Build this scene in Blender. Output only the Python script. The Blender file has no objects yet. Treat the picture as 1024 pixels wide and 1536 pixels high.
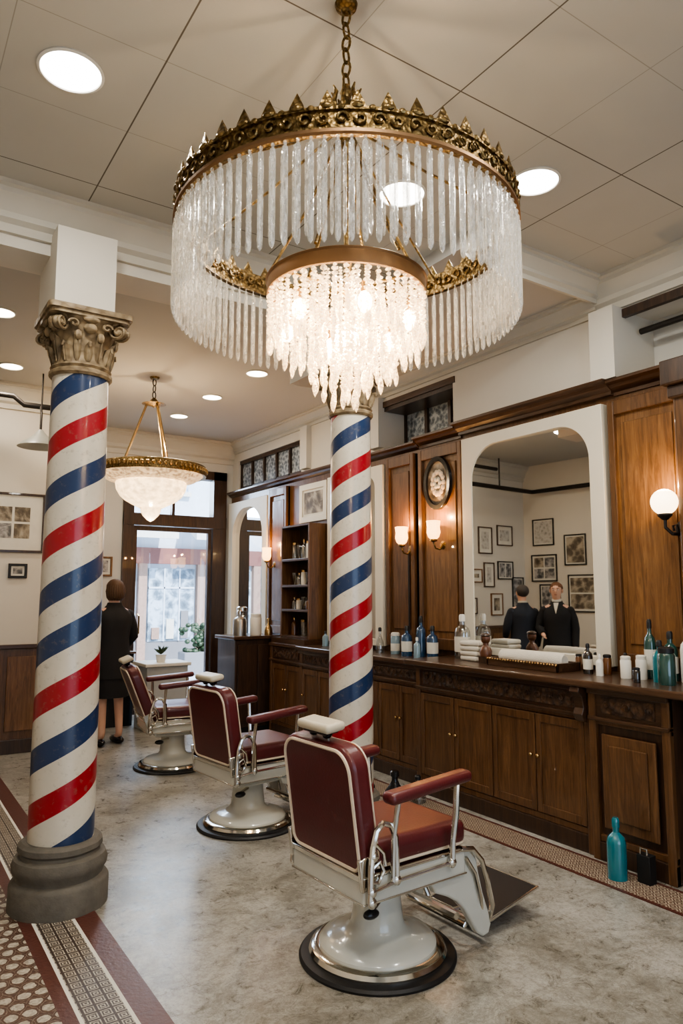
import bpy, math, random
from mathutils import Vector, Matrix
from mathutils.geometry import tessellate_polygon
import bmesh
from math import pi, sin, cos, radians
random.seed(7)
D=bpy.data; COL=bpy.context.scene.collection
T=Matrix.Translation
def R(a,ax): return Matrix.Rotation(radians(a),4,ax)
try: bpy.context.scene.view_settings.look='AgX - Medium High Contrast'
except Exception as ex: print('look',ex)

# ---------------------------------------------------------------- materials
def mk(name):
    m=D.materials.new(name); m.use_nodes=True; nt=m.node_tree
    return m,nt,nt.nodes['Principled BSDF']
def setp(b,color=None,rough=None,metal=None,trans=None,emi=None,es=None,coat=None,alpha=None,spec=None,sheen=None):
    if color is not None: b.inputs['Base Color'].default_value=(*color,1)
    if rough is not None: b.inputs['Roughness'].default_value=rough
    if metal is not None: b.inputs['Metallic'].default_value=metal
    if trans is not None: b.inputs['Transmission Weight'].default_value=trans
    if emi is not None: b.inputs['Emission Color'].default_value=(*emi,1)
    if es is not None: b.inputs['Emission Strength'].default_value=es
    if coat is not None: b.inputs['Coat Weight'].default_value=coat
    if alpha is not None: b.inputs['Alpha'].default_value=alpha
    if spec is not None: b.inputs['Specular IOR Level'].default_value=spec
def N(nt,t,**k):
    n=nt.nodes.new(t)
    for a,v in k.items(): setattr(n,a,v)
    return n
def math_(nt,op,a,b=None,c=None):
    n=nt.nodes.new('ShaderNodeMath'); n.operation=op
    for i,x in enumerate((a,b,c)):
        if x is None: continue
        if isinstance(x,(int,float)): n.inputs[i].default_value=x
        else: nt.links.new(x,n.inputs[i])
    return n.outputs[0]
def mixc(nt,f,a,b):
    n=nt.nodes.new('ShaderNodeMix'); n.data_type='RGBA'
    if isinstance(f,(int,float)): n.inputs[0].default_value=f
    else: nt.links.new(f,n.inputs[0])
    for i,x in ((6,a),(7,b)):
        if isinstance(x,tuple): n.inputs[i].default_value=(*x,1)
        else: nt.links.new(x,n.inputs[i])
    return n.outputs[2]
def coord(nt,scale=(1,1,1),obj=True):
    tc=N(nt,'ShaderNodeTexCoord'); mp=N(nt,'ShaderNodeMapping'); mp.inputs['Scale'].default_value=scale
    nt.links.new(tc.outputs['Object' if obj else 'Generated'],mp.inputs[0]); return mp.outputs[0]
def noise(nt,vec,scale,detail=4,rough=.6,dist=0):
    n=N(nt,'ShaderNodeTexNoise'); n.inputs['Scale'].default_value=scale; n.inputs['Detail'].default_value=detail
    n.inputs['Roughness'].default_value=rough; n.inputs['Distortion'].default_value=dist
    nt.links.new(vec,n.inputs['Vector']); return n.outputs['Fac']
def bump(nt,b,h,st=.3,dist=.01):
    n=N(nt,'ShaderNodeBump'); n.inputs['Strength'].default_value=st; n.inputs['Distance'].default_value=dist
    nt.links.new(h,n.inputs['Height']); nt.links.new(n.outputs[0],b.inputs['Normal'])
def ramp(nt,f,stops):
    n=N(nt,'ShaderNodeValToRGB'); e=n.color_ramp.elements
    while len(e)>1: e.remove(e[-1])
    e[0].position=stops[0][0]; e[0].color=(*stops[0][1],1)
    for p,c in stops[1:]:
        x=e.new(p); x.color=(*c,1)
    nt.links.new(f,n.inputs[0]); return n.outputs[0]
def simple(name,color,rough=.5,metal=0,var=.12,vs=8,bst=0,bs=40,**k):
    m,nt,b=mk(name); setp(b,color,rough,metal,**k)
    v=coord(nt)
    if var:
        n=noise(nt,v,vs)
        d=tuple(c*(1-var) for c in color); l=tuple(min(1,c*(1+var)) for c in color)
        nt.links.new(mixc(nt,n,d,l),b.inputs['Base Color'])
    if bst: bump(nt,b,noise(nt,v,bs,3),bst,.005)
    return m
def wood(name,c1,c2,rough=.34,axis='z',coat=.25,sc=1.0):
    m,nt,b=mk(name); setp(b,c1,rough,coat=coat)
    s={'z':(11,11,.9),'y':(11,.9,11),'x':(.9,11,11)}[axis]
    v=coord(nt,tuple(a*sc for a in s))
    n=noise(nt,v,2.4,8,.72,1.2); n2=noise(nt,coord(nt),1.6,3); n3=noise(nt,coord(nt,tuple(a*4 for a in s)),3,3)
    c=ramp(nt,n,[(.28,tuple(x*.5 for x in c1)),(.42,c1),(.66,c2)])
    c2_=mixc(nt,math_(nt,'MULTIPLY',n2,.6),c,tuple(x*.45 for x in c1))
    c2_=mixc(nt,math_(nt,'MULTIPLY',n3,.4),c2_,tuple(x*.35 for x in c1))
    nt.links.new(c2_,b.inputs['Base Color']); bump(nt,b,n,.2,.004); return m
def ornate(name,c,c2,rough=.35,metal=1,scale=45,st=.9,dist=.01):
    m,nt,b=mk(name); setp(b,c,rough,metal)
    v=coord(nt); vo=N(nt,'ShaderNodeTexVoronoi'); vo.inputs['Scale'].default_value=scale; nt.links.new(v,vo.inputs['Vector'])
    n=noise(nt,v,scale*.6,3)
    h=math_(nt,'ADD',vo.outputs['Distance'],n)
    nt.links.new(ramp(nt,vo.outputs['Distance'],[(.0,c),(.75,c2)]),b.inputs['Base Color'])
    bump(nt,b,h,st,dist); return m
def glow(name,color,st,base=(.9,.9,.85)):
    m,nt,b=mk(name); setp(b,base,.4,emi=color,es=st); return m
def thin_glass(name,tint=(.95,.97,1),fac=.12,rough=.02):
    m=D.materials.new(name); m.use_nodes=True; nt=m.node_tree; nt.nodes.clear()
    o=N(nt,'ShaderNodeOutputMaterial'); t=N(nt,'ShaderNodeBsdfTransparent'); g=N(nt,'ShaderNodeBsdfGlossy'); x=N(nt,'ShaderNodeMixShader')
    t.inputs[0].default_value=(*tint,1); g.inputs['Roughness'].default_value=rough; x.inputs[0].default_value=fac
    nt.links.new(t.outputs[0],x.inputs[1]); nt.links.new(g.outputs[0],x.inputs[2]); nt.links.new(x.outputs[0],o.inputs[0]); return m
def crystal(name,es,ecol,lo=.15,hi=.8,base=(.8,.79,.77),sc=70,rough=.07,zs=1.0,bst=.9,fl=.35,elo=.25):
    m,nt,b=mk(name); setp(b,base,rough,0,emi=ecol,es=es,coat=.6,spec=1.0)
    o=nt.nodes['Material Output']; t=N(nt,'ShaderNodeBsdfTransparent'); t.inputs[0].default_value=(.94,.94,.93,1); x=N(nt,'ShaderNodeMixShader')
    geo=N(nt,'ShaderNodeNewGeometry'); mp=N(nt,'ShaderNodeMapping'); mp.inputs['Scale'].default_value=(1,1,zs); nt.links.new(geo.outputs['Position'],mp.inputs[0])
    v=mp.outputs[0]
    f=noise(nt,v,sc,3,.7); vo=N(nt,'ShaderNodeTexVoronoi'); vo.inputs['Scale'].default_value=sc*1.6; nt.links.new(v,vo.inputs['Vector'])
    lw=N(nt,'ShaderNodeLayerWeight'); lw.inputs[0].default_value=fl
    g=ramp(nt,f,[(.38,(lo,)*3),(.62,(hi,)*3)])
    fac=math_(nt,'MAXIMUM',g,lw.outputs['Facing'])
    fac=math_(nt,'MINIMUM',fac,.92)
    bump(nt,b,math_(nt,'ADD',f,vo.outputs['Distance']),bst,.006)
    nt.links.new(math_(nt,'MULTIPLY',ramp(nt,f,[(.42,(elo,)*3),(.62,(1,)*3)]),es),b.inputs['Emission Strength'])
    nt.links.new(fac,x.inputs[0]); nt.links.new(t.outputs[0],x.inputs[1]); nt.links.new(b.outputs[0],x.inputs[2]); nt.links.new(x.outputs[0],o.inputs[0]); return m

WALL=simple('wall_plaster',(.62,.585,.515),.75,bst=.1,vs=1.5,var=.06)
WALLD=simple('wall_plaster_cool',(.56,.545,.50),.8,bst=.1,vs=1.5,var=.06)
CREAM=simple('cream_paint',(.64,.60,.50),.5,vs=3,var=.06)
TRIMW=simple('cornice_plaster',(.54,.51,.44),.6,vs=3,var=.06)
WOOD=wood('oak_brown',(.110,.050,.019),(.24,.12,.048))
WOODL=wood('oak_honey',(.17,.078,.027),(.36,.18,.066))
WOODD=wood('walnut_dark',(.040,.020,.011),(.095,.048,.024),.38)
WOODDY=wood('walnut_dark_along',(.060,.029,.014),(.14,.07,.034),.3,'y')
WOODDX=wood('walnut_dark_across',(.055,.026,.013),(.13,.062,.03),.3,'x')
CARVE=ornate('carved_walnut',(.12,.06,.028),(.03,.015,.009),.45,0,26,.8,.015)
BRASS=ornate('antique_brass',(.40,.275,.12),(.13,.085,.035),.38,1,70,.6,.005)
BRASSP=simple('polished_brass',(.50,.33,.15),.25,1,bst=.05)
COPPER=simple('copper_band',(.28,.165,.085),.42,.85,bst=.05)
CHROME=simple('chrome',(.70,.68,.63),.12,1,var=.03)
PORC=simple('porcelain_enamel',(.54,.535,.48),.2,0,var=.05,coat=.5)
LEATH=simple('oxblood_leather',(.092,.014,.016),.33,0,var=.3,vs=5,bst=.18,bs=90,coat=.15)
PIPE=simple('cream_piping',(.62,.52,.40),.4)
HEADR=simple('ivory_vinyl',(.50,.46,.36),.4)
BLACK=simple('black_rubber',(.008,.008,.009),.5)
BLACKG=simple('black_gloss',(.012,.012,.014),.15)
IRON=simple('dark_iron',(.035,.03,.026),.5,.6)
STONE=simple('weathered_stone',(.115,.102,.082),.75,0,.4,14,bst=.7,bs=30)
CAPM=ornate('gilt_stone',(.36,.28,.17),(.16,.115,.065),.6,.15,22,.6,.012)
MIRR=simple('mirror_silver',(.83,.84,.83),.015,1,var=0)
GLASS=thin_glass('clear_glass',(.97,.98,1),.08)
CRYS=crystal('crystal_rods',.14,(1,.90,.72),.12,.46,sc=90,zs=.35,bst=.3,rough=.04,fl=.25,base=(.80,.78,.74))  # faint warm glow put into the rods, which are no lamps
CRYS_GLOW=crystal('crystal_painted_glow',4.0,(1,.58,.24),.30,.88,sc=75,elo=.10)  # warm emission stands in for bulb light caught by the crystals
SHADE=glow('lamp_glass_warm',(1,.46,.12),5)
GLOBE=glow('globe_glass',(1,.74,.44),5)
BULB=glow('bulb_glow',(1,.72,.38),110)
DISC=glow('downlight_glow',(1,.95,.87),12)
DISC2=glow('downlight_glow_warm',(1,.88,.70),12)
TOWEL=simple('white_towel',(.66,.62,.54),.95,bst=1,bs=120)
WHITEP=simple('white_plastic',(.70,.68,.62),.35)
SKIN=simple('skin',(.66,.40,.29),.5)
SUIT=simple('black_cloth',(.012,.012,.014),.85,bst=.2)
NAVY=simple('navy_cloth',(.020,.026,.040),.85,bst=.2)
HAIRB=simple('brown_hair',(.075,.038,.018),.6,bst=.8,bs=90)
HAIRG=simple('grey_hair',(.05,.042,.038),.6,bst=.8,bs=90)
HAIRR=simple('reddish_hair',(.14,.06,.025),.6,bst=.8,bs=90)
LIPS=simple('lips',(.35,.13,.10),.5)
GREY=simple('grey_laminate',(.42,.44,.45),.4)
LEAF=simple('leaf_green',(.03,.06,.025),.5,var=.4)
def glassy(name,c,r=.08): return simple(name,c,r,0,var=.1,coat=.6,spec=.8)
BLUEB=glassy('blue_bottle',(.015,.05,.11)); TEAL=glassy('teal_bottle',(.0,.15,.19)); GREENB=glassy('green_bottle',(.015,.06,.05))
DARKB=glassy('dark_bottle',(.02,.015,.012)); CLEARB=thin_glass('clear_bottle',(.85,.88,.88),.3,.05); AMBER=glassy('amber_bottle',(.12,.045,.012))
PALEB=glassy('pale_blue_bottle',(.20,.29,.34))
LABEL=simple('paper_label',(.64,.62,.55),.8)

def ceiling_mat():
    m,nt,b=mk('ceiling_tiles'); setp(b,(.5,.45,.38),.8)
    tc=N(nt,'ShaderNodeTexCoord'); sx=N(nt,'ShaderNodeSeparateXYZ'); nt.links.new(tc.outputs['Object'],sx.inputs[0])
    def line(c,off,per,w):
        f=math_(nt,'FRACT',math_(nt,'ADD',math_(nt,'DIVIDE',math_(nt,'SUBTRACT',c,off),per),.5+40))
        return math_(nt,'LESS_THAN',math_(nt,'ABSOLUTE',math_(nt,'SUBTRACT',f,.5)),w/per)
    x=sx.outputs[0]; y=sx.outputs[1]
    thin=math_(nt,'MAXIMUM',line(x,.92,.59,.0022),line(y,2.2,.56,.0022))
    thick=math_(nt,'MAXIMUM',line(x,.92,1.18,.0038),line(y,2.2,1.68,.0035))
    n=noise(nt,tc.outputs['Object'],1.2,3)
    c=mixc(nt,n,(.44,.43,.385),(.53,.515,.465))
    c=mixc(nt,math_(nt,'MULTIPLY',thin,.45),c,(.14,.11,.08)); c=mixc(nt,math_(nt,'MULTIPLY',thick,.8),c,(.07,.05,.03))
    nt.links.new(c,b.inputs['Base Color']); return m
CEIL=ceiling_mat()
CEILP=simple('ceiling_plain',(.45,.44,.415),.8,vs=1.5,var=.05)

def floor_mat():
    m,nt,b=mk('marbled_floor'); setp(b,(.5,.47,.42),.3,coat=0,spec=.45)
    v=coord(nt); n1=noise(nt,v,1.5,10,.78,.5); n2=noise(nt,v,60,6,.8); n3=noise(nt,v,.55,3,.6); n4=noise(nt,v,7,9,.8,2.5); n5=noise(nt,v,11,10,.82,.6); n6=noise(nt,v,26,8,.8)
    c=ramp(nt,n1,[(.34,(.19,.178,.15)),(.45,(.31,.297,.26)),(.54,(.42,.405,.365)),(.66,(.49,.475,.435))])
    veins=ramp(nt,math_(nt,'ABSOLUTE',math_(nt,'SUBTRACT',n4,.5)),[(.0,(1,1,1)),(.026,(0,0,0))])
    mask=ramp(nt,n1,[(.42,(1,1,1)),(.60,(.3,.3,.3))])
    c=mixc(nt,math_(nt,'MULTIPLY',math_(nt,'MULTIPLY',veins,mask),.8),c,(.09,.082,.065))
    sp=ramp(nt,n5,[(.43,(1,1,1)),(.50,(0,0,0))])
    c=mixc(nt,math_(nt,'MULTIPLY',math_(nt,'MULTIPLY',sp,mask),.7),c,(.12,.108,.085))
    sp3=ramp(nt,n6,[(.44,(1,1,1)),(.50,(0,0,0))])
    c=mixc(nt,math_(nt,'MULTIPLY',sp3,.34),c,(.14,.125,.10))
    sp2=ramp(nt,n2,[(.40,(1,1,1)),(.48,(0,0,0))])
    c=mixc(nt,math_(nt,'MULTIPLY',sp2,.34),c,(.12,.105,.085))
    c=mixc(nt,math_(nt,'MULTIPLY',n3,.2),c,(.30,.28,.24))
    br=N(nt,'ShaderNodeTexBrick'); br.inputs['Scale'].default_value=1; br.inputs['Brick Width'].default_value=1.2; br.inputs['Row Height'].default_value=.42
    br.inputs['Mortar Size'].default_value=.002; br.inputs['Color1'].default_value=(1,1,1,1); br.inputs['Color2'].default_value=(.90,.895,.885,1); br.inputs['Mortar'].default_value=(.7,.66,.6,1)
    nt.links.new(v,br.inputs['Vector'])
    mx=N(nt,'ShaderNodeMix'); mx.data_type='RGBA'; mx.blend_type='MULTIPLY'; mx.inputs[0].default_value=.7
    nt.links.new(c,mx.inputs[6]); nt.links.new(br.outputs['Color'],mx.inputs[7]); nt.links.new(mx.outputs[2],b.inputs['Base Color'])
    nt.links.new(math_(nt,'MULTIPLY_ADD',n5,.35,.13),b.inputs['Roughness']); bump(nt,b,n2,.12,.002); return m
FLOOR=floor_mat()
def mosaic(name,s,kind,dark,light):
    m,nt,b=mk(name); setp(b,dark,.45)
    tc=N(nt,'ShaderNodeTexCoord'); sx=N(nt,'ShaderNodeSeparateXYZ'); nt.links.new(tc.outputs['Object'],sx.inputs[0])
    u=math_(nt,'ADD',math_(nt,'DIVIDE',sx.outputs[0],s),200); v=math_(nt,'ADD',math_(nt,'DIVIDE',sx.outputs[1],s),200)
    if kind=='dots':
        row=math_(nt,'FLOOR',v); u=math_(nt,'ADD',u,math_(nt,'MULTIPLY',math_(nt,'MODULO',row,2),.5))
    uu=math_(nt,'SUBTRACT',math_(nt,'FRACT',u),.5); vv=math_(nt,'SUBTRACT',math_(nt,'FRACT',v),.5)
    au=math_(nt,'ABSOLUTE',uu); av=math_(nt,'ABSOLUTE',vv)
    if kind=='dots':
        r=math_(nt,'SQRT',math_(nt,'ADD',math_(nt,'MULTIPLY',uu,uu),math_(nt,'MULTIPLY',vv,vv)))
        r=math_(nt,'ADD',r,math_(nt,'MULTIPLY',math_(nt,'SUBTRACT',noise(nt,tc.outputs['Object'],28,2),.5),.35))
        f=math_(nt,'LESS_THAN',r,.36)
        sm=math_(nt,'LESS_THAN',math_(nt,'ABSOLUTE',math_(nt,'SUBTRACT',r,.50)),.022)
        f=math_(nt,'MAXIMUM',f,math_(nt,'MULTIPLY',sm,.35))
    elif kind=='key':
        f=math_(nt,'GREATER_THAN',math_(nt,'FRACT',math_(nt,'MULTIPLY',math_(nt,'MAXIMUM',au,av),5)),.5)
    else:
        f=math_(nt,'GREATER_THAN',math_(nt,'FRACT',math_(nt,'MULTIPLY',math_(nt,'ADD',au,av),3)),.5)
    vo=N(nt,'ShaderNodeTexVoronoi'); vo.inputs['Scale'].default_value=90; nt.links.new(tc.outputs['Object'],vo.inputs['Vector'])
    sepc=N(nt,'ShaderNodeSeparateXYZ'); nt.links.new(vo.outputs['Color'],sepc.inputs[0])
    c=mixc(nt,f,dark,light); c=mixc(nt,math_(nt,'MULTIPLY',sepc.outputs[0],.45),c,tuple(x*.35 for x in dark))
    nt.links.new(c,b.inputs['Base Color']); bump(nt,b,vo.outputs['Distance'],.3,.002); return m
MOSD=mosaic('mosaic_dots',.068,'dots',(.085,.04,.024),(.46,.42,.34))
MOSK=mosaic('mosaic_key',.052,'key',(.06,.042,.035),(.45,.41,.33))
MOSR=mosaic('mosaic_diamond',.060,'dia',(.11,.05,.03),(.44,.38,.29))
REDT=simple('red_tile',(.085,.028,.020),.4,bst=.3,bs=60,var=.35,vs=30)

def pole_mat(name,z0,sp,jsw):
    m,nt,b=mk(name); setp(b,(.7,.65,.55),.3,coat=.22)
    tc=N(nt,'ShaderNodeTexCoord'); sx=N(nt,'ShaderNodeSeparateXYZ'); nt.links.new(tc.outputs['Object'],sx.inputs[0])
    th=math_(nt,'ARCTAN2',sx.outputs[1],sx.outputs[0])
    ph=math_(nt,'SUBTRACT',math_(nt,'DIVIDE',math_(nt,'SUBTRACT',sx.outputs[2],z0),sp),math_(nt,'DIVIDE',th,pi))
    ph=math_(nt,'ADD',ph,20.24)
    f=math_(nt,'FRACT',ph); j=math_(nt,'FLOOR',ph)
    col=math_(nt,'LESS_THAN',f,.46)
    par=math_(nt,'MODULO',j,2)
    sw=math_(nt,'GREATER_THAN',j,20+jsw+.5)
    isblue=math_(nt,'ABSOLUTE',math_(nt,'SUBTRACT',par,sw))
    c=mixc(nt,isblue,(.29,.006,.016),(.014,.034,.095))
    n=noise(nt,tc.outputs['Object'],6,4); n2=noise(nt,tc.outputs['Object'],30,4,.7)
    w=mixc(nt,n,(.50,.455,.37),(.64,.60,.51))
    c=mixc(nt,col,w,c); c=mixc(nt,math_(nt,'MULTIPLY',ramp(nt,n2,[(.3,(1,1,1)),(.44,(0,0,0))]),.35),c,(.2,.17,.12))
    nt.links.new(c,b.inputs['Base Color']); bump(nt,b,n,.1,.004); return m
POLE1=pole_mat('striped_pole_paint',.567,.273,3)
POLE2=pole_mat('striped_pole_paint_slim',.726,.2414,2)

def art(name,a,b_,c,scale=6):
    m,nt,b=mk(name); setp(b,a,.6)
    geo=N(nt,'ShaderNodeNewGeometry'); v=geo.outputs['Position']
    n=noise(nt,v,scale,6,.7,1.5); vo=N(nt,'ShaderNodeTexVoronoi'); vo.inputs['Scale'].default_value=scale*1.5; nt.links.new(v,vo.inputs['Vector'])
    f=math_(nt,'MULTIPLY_ADD',vo.outputs['Distance'],.4,math_(nt,'MULTIPLY',n,.7))
    nt.links.new(ramp(nt,f,[(.3,a),(.5,b_),(.68,c)]),b.inputs['Base Color']); return m
ART1=art('print_sepia',(.03,.025,.02),(.13,.105,.075),(.40,.35,.27))
ART2=art('print_grey',(.03,.03,.033),(.12,.12,.12),(.42,.40,.38),9)
ART3=art('print_pale',(.22,.21,.19),(.42,.40,.36),(.52,.50,.46),12)
ARTW=art('etched_window_panel',(.05,.06,.075),(.16,.19,.22),(.50,.54,.56),14)

# ---------------------------------------------------------------- mesh builder
class MB:
    def __init__(s): s.v=[];s.f=[];s.mi=[];s.mats=[]
    def add(s,vs,fs,mat,M=None):
        if mat not in s.mats: s.mats.append(mat)
        k=s.mats.index(mat); o=len(s.v)
        for p in vs:
            p=Vector(p); s.v.append(M@p if M is not None else p)
        for f in fs: s.f.append([i+o for i in f]); s.mi.append(k)
        return s
    def box(s,x0,x1,y0,y1,z0,z1,mat,M=None):
        vs=[(x,y,z) for x in (x0,x1) for y in (y0,y1) for z in (z0,z1)]
        return s.add(vs,[(0,1,3,2),(4,6,7,5),(0,4,5,1),(2,3,7,6),(0,2,6,4),(1,5,7,3)],mat,M)
    def lathe(s,prof,mat,n=32,M=None,sx=1,sy=1,wob=None):
        vs=[];fs=[];rings=[]
        for r,z in prof:
            if r<1e-6: rings.append([len(vs)]); vs.append((0,0,z))
            else:
                rings.append(list(range(len(vs),len(vs)+n)))
                for i in range(n):
                    a=2*pi*i/n; rr=r*(wob(a,z) if wob else 1)
                    vs.append((rr*cos(a)*sx,rr*sin(a)*sy,z))
        for A,B in zip(rings,rings[1:]):
            if len(A)==1 and len(B)==1: continue
            for i in range(n):
                j=(i+1)%n
                if len(A)==1: fs.append((A[0],B[i],B[j]))
                elif len(B)==1: fs.append((A[i],A[j],B[0]))
                else: fs.append((A[i],A[j],B[j],B[i]))
        return s.add(vs,fs,mat,M)
    def loft(s,rings,mat,n=28,M=None,wob=None):
        vs=[];fs=[]
        for cx,cy,z,rx,ry in rings:
            for i in range(n):
                a=2*pi*i/n; w=wob(a,z) if wob else 1; vs.append((cx+rx*cos(a)*w,cy+ry*sin(a)*w,z))
        for k in range(len(rings)-1):
            for i in range(n): j=(i+1)%n; fs.append((k*n+i,k*n+j,(k+1)*n+j,(k+1)*n+i))
        fs.append(tuple(range(n))); fs.append(tuple((len(rings)-1)*n+i for i in range(n)))
        return s.add(vs,fs,mat,M)
    def tube(s,pts,r,mat,n=8,M=None,closed=False):
        pts=[Vector(p) for p in pts]; N_=len(pts); vs=[];fs=[]
        up=None
        for i,p in enumerate(pts):
            if closed: t=(pts[(i+1)%N_]-pts[i-1]).normalized()
            else: t=(pts[min(i+1,N_-1)]-pts[max(i-1,0)]).normalized()
            if up is None:
                up=Vector((0,0,1)) if abs(t.z)<.9 else Vector((1,0,0))
            a=t.cross(up).normalized(); up=a.cross(t).normalized()
            rr=r[i] if isinstance(r,(list,tuple)) else r
            for k in range(n):
                q=2*pi*k/n; vs.append(p+a*cos(q)*rr+up*sin(q)*rr)
        m=N_ if closed else N_-1
        for i in range(m):
            for k in range(n):
                i2=(i+1)%N_; k2=(k+1)%n
                fs.append((i*n+k,i*n+k2,i2*n+k2,i2*n+k))
        if not closed: fs.append(tuple(range(n))[::-1]); fs.append(tuple((N_-1)*n+k for k in range(n)))
        return s.add(vs,fs,mat,M)
    def ell(s,c,rad,mat,nu=16,nv=10,M=None,fn=None):
        if isinstance(rad,(int,float)): rad=(rad,)*3
        prof=[(sin(pi*i/nv),-cos(pi*i/nv)) for i in range(nv+1)]
        prof[0]=(0,-1);prof[-1]=(0,1)
        MM=T(Vector(c))@Matrix.Diagonal((*rad,1)); 
        if M is not None: MM=M@MM
        o=len(s.v); s.lathe(prof,mat,nu,MM)
        if fn:
            for i in range(o,len(s.v)): s.v[i]=fn(s.v[i])
        return s
    def prism(s,poly,y0,y1,mat,M=None):
        n=len(poly); vs=[(x,y0,z) for x,z in poly]+[(x,y1,z) for x,z in poly]
        fs=[tuple(range(n)),tuple(range(n,2*n))[::-1]]+[(i,(i+1)%n,(i+1)%n+n,i+n) for i in range(n)]
        return s.add(vs,fs,mat,M)
    def ring(s,outer,inner,x0,x1,mat,M=None):
        pts=outer+inner; tri=tessellate_polygon([[Vector((a,b,0)) for a,b in outer],[Vector((a,b,0)) for a,b in inner]])
        n=len(pts); vs=[(x0,a,b) for a,b in pts]+[(x1,a,b) for a,b in pts]
        fs=[tuple(t) for t in tri]+[tuple(i+n for i in t)[::-1] for t in tri]
        no=len(outer)
        for i in range(no): j=(i+1)%no; fs.append((i,j,j+n,i+n))
        for i in range(len(inner)):
            a=no+i; b_=no+(i+1)%len(inner); fs.append((a,b_,b_+n,a+n))
        return s.add(vs,fs,mat,M)
def rrect(a0,a1,b0,b1,rt,rb=0,n=8):
    P=[]
    def arc(cx,cy,r,s0):
        if r<=0: P.append((cx,cy)); return
        for i in range(n+1):
            t=s0+pi/2*i/n; P.append((cx+r*cos(t),cy+r*sin(t)))
    arc(a1-rb,b0+rb,rb,-pi/2); arc(a1-rt,b1-rt,rt,0); arc(a0+rt,b1-rt,rt,pi/2); arc(a0+rb,b0+rb,rb,pi)
    return P
def mesh_of(name,mb,smooth=True,ang=35):
    me=D.meshes.new(name); me.from_pydata([tuple(v) for v in mb.v],[],mb.f)
    for m in mb.mats: me.materials.append(m)
    me.polygons.foreach_set('material_index',mb.mi)
    bm=bmesh.new(); bm.from_mesh(me); bmesh.ops.recalc_face_normals(bm,faces=bm.faces); bm.to_mesh(me); bm.free()
    if smooth:
        me.polygons.foreach_set('use_smooth',[True]*len(me.polygons))
        me.set_sharp_from_angle(angle=radians(ang))
    me.update(); return me
def new(name,mb,loc=(0,0,0),parent=None,rot=None,label=None,cat=None,kind=None,group=None,bevel=0,seg=2,smooth=True,ang=35):
    me=mb if isinstance(mb,bpy.types.Mesh) else (mesh_of(name,mb,smooth,ang) if mb is not None else None)
    o=D.objects.new(name,me); COL.objects.link(o); o.location=loc
    if rot: o.rotation_euler=tuple(radians(a) for a in rot)
    if parent is not None: o.parent=parent
    if label: o['label']=label
    if cat: o['category']=cat
    if kind: o['kind']=kind
    if group: o['group']=group
    if bevel:
        b=o.modifiers.new('Bevel','BEVEL'); b.width=bevel; b.segments=seg; b.limit_method='ANGLE'; b.angle_limit=radians(40)
    return o
def S(name,mb,**k): return new(name,mb,kind='structure',**k)
def light(name,kind,loc,energy,color,parent=None,size=.1,rot=None,shape=None,size_y=None,spread=None):
    l=D.lights.new(name,kind); l.energy=energy; l.color=color
    if kind=='AREA':
        l.size=size
        if shape: l.shape=shape
        if size_y: l.size_y=size_y
        if spread: l.spread=radians(spread)
    elif kind=='POINT': l.shadow_soft_size=size
    o=D.objects.new(name,l); COL.objects.link(o); o.location=loc
    if rot: o.rotation_euler=tuple(radians(a) for a in rot)
    if parent is not None: o.parent=parent
    return o

# ---------------------------------------------------------------- camera
cam=D.cameras.new('camera'); co=D.objects.new('camera',cam); COL.objects.link(co)
cam.sensor_fit='VERTICAL'; cam.sensor_height=36; cam.sensor_width=24; cam.lens=24.96
co.location=(0,0,1.6); co.rotation_euler=(radians(90+6.53),0,radians(-33.4)); cam.clip_start=.05; cam.clip_end=200
bpy.context.scene.camera=co

ZC=3.87; ZL=3.78; XW=4.35; YB=9.5; YA=8.0; XL=-1.2; YF=-2.5
# ---------------------------------------------------------------- room shell
S('floor',MB().box(XL-.2,XW+.2,YF-.2,YB+.2,-.1,0,FLOOR),smooth=False)
S('ceiling',MB().box(XL-.2,XW+.5,YF-.2,4.3,ZC,ZC+.15,CEIL),smooth=False)
m=MB(); m.box(XL-.2,XW+.5,4.3,YB+.2,ZL,ZC+.15,CEILP)
m.box(3.0,XW+.5,3.15,4.3,ZL,ZC,CEILP); S('ceiling.001',m,smooth=False)
BY=4.22
S('trim_1',MB().box(XL,3.0,BY,BY+.30,3.55,ZC,WALL),smooth=False)
def cprof(h,p): return [(0,0),(p*.18,0),(p*.18,h*.2),(p*.4,h*.28),(p*.4,h*.42),(p*.62,h*.6),(p*.85,h*.74),(p*.85,h*.86),(p,h*.9),(p,h),(0,h)]
def cornice(name,axis,a0,a1,face,z0,h,p,mat):
    mb=MB(); P=cprof(h,p)
    if axis=='y': mb.prism([(face-x,z0+z) for x,z in P],a0,a1,mat)
    else:
        M=Matrix(((0,1,0,0),(1,0,0,0),(0,0,1,0),(0,0,0,1)))
        mb.prism([(face-x,z0+z) for x,z in P],a0,a1,mat,M)
    return S(name,mb,ang=20)
cornice('trim_2','x',XL,3.0,BY,3.62,.25,.15,TRIMW)
cornice('trim_3','x',3.0,XW,3.15,3.70,.17,.12,TRIMW)
cornice('trim_4','y',YF,3.15,XW,3.62,.25,.14,TRIMW)
cornice('trim_5','y',3.15,YB,XW,3.62,.16,.12,TRIMW)
cornice('trim_6','x',1.9,XW,YB,3.47,.31,.15,TRIMW)
cornice('trim_7','x',XL,1.9,YA,3.52,.26,.14,TRIMW)
m=MB(); W=XW; WD=.42
OP=((4.74,5.80,3.56),(7.5,9.3,3.5),(1.2,2.96,3.60))
m.box(W,W+WD,YF,YB,0,3.08,WALL); m.box(W,W+WD,YF,YB,3.60,ZC,WALL)
for a,b in ((YF,1.2),(2.96,4.74),(5.80,7.5),(9.3,YB)): m.box(W,W+WD,a,b,3.08,3.60,WALL)
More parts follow.
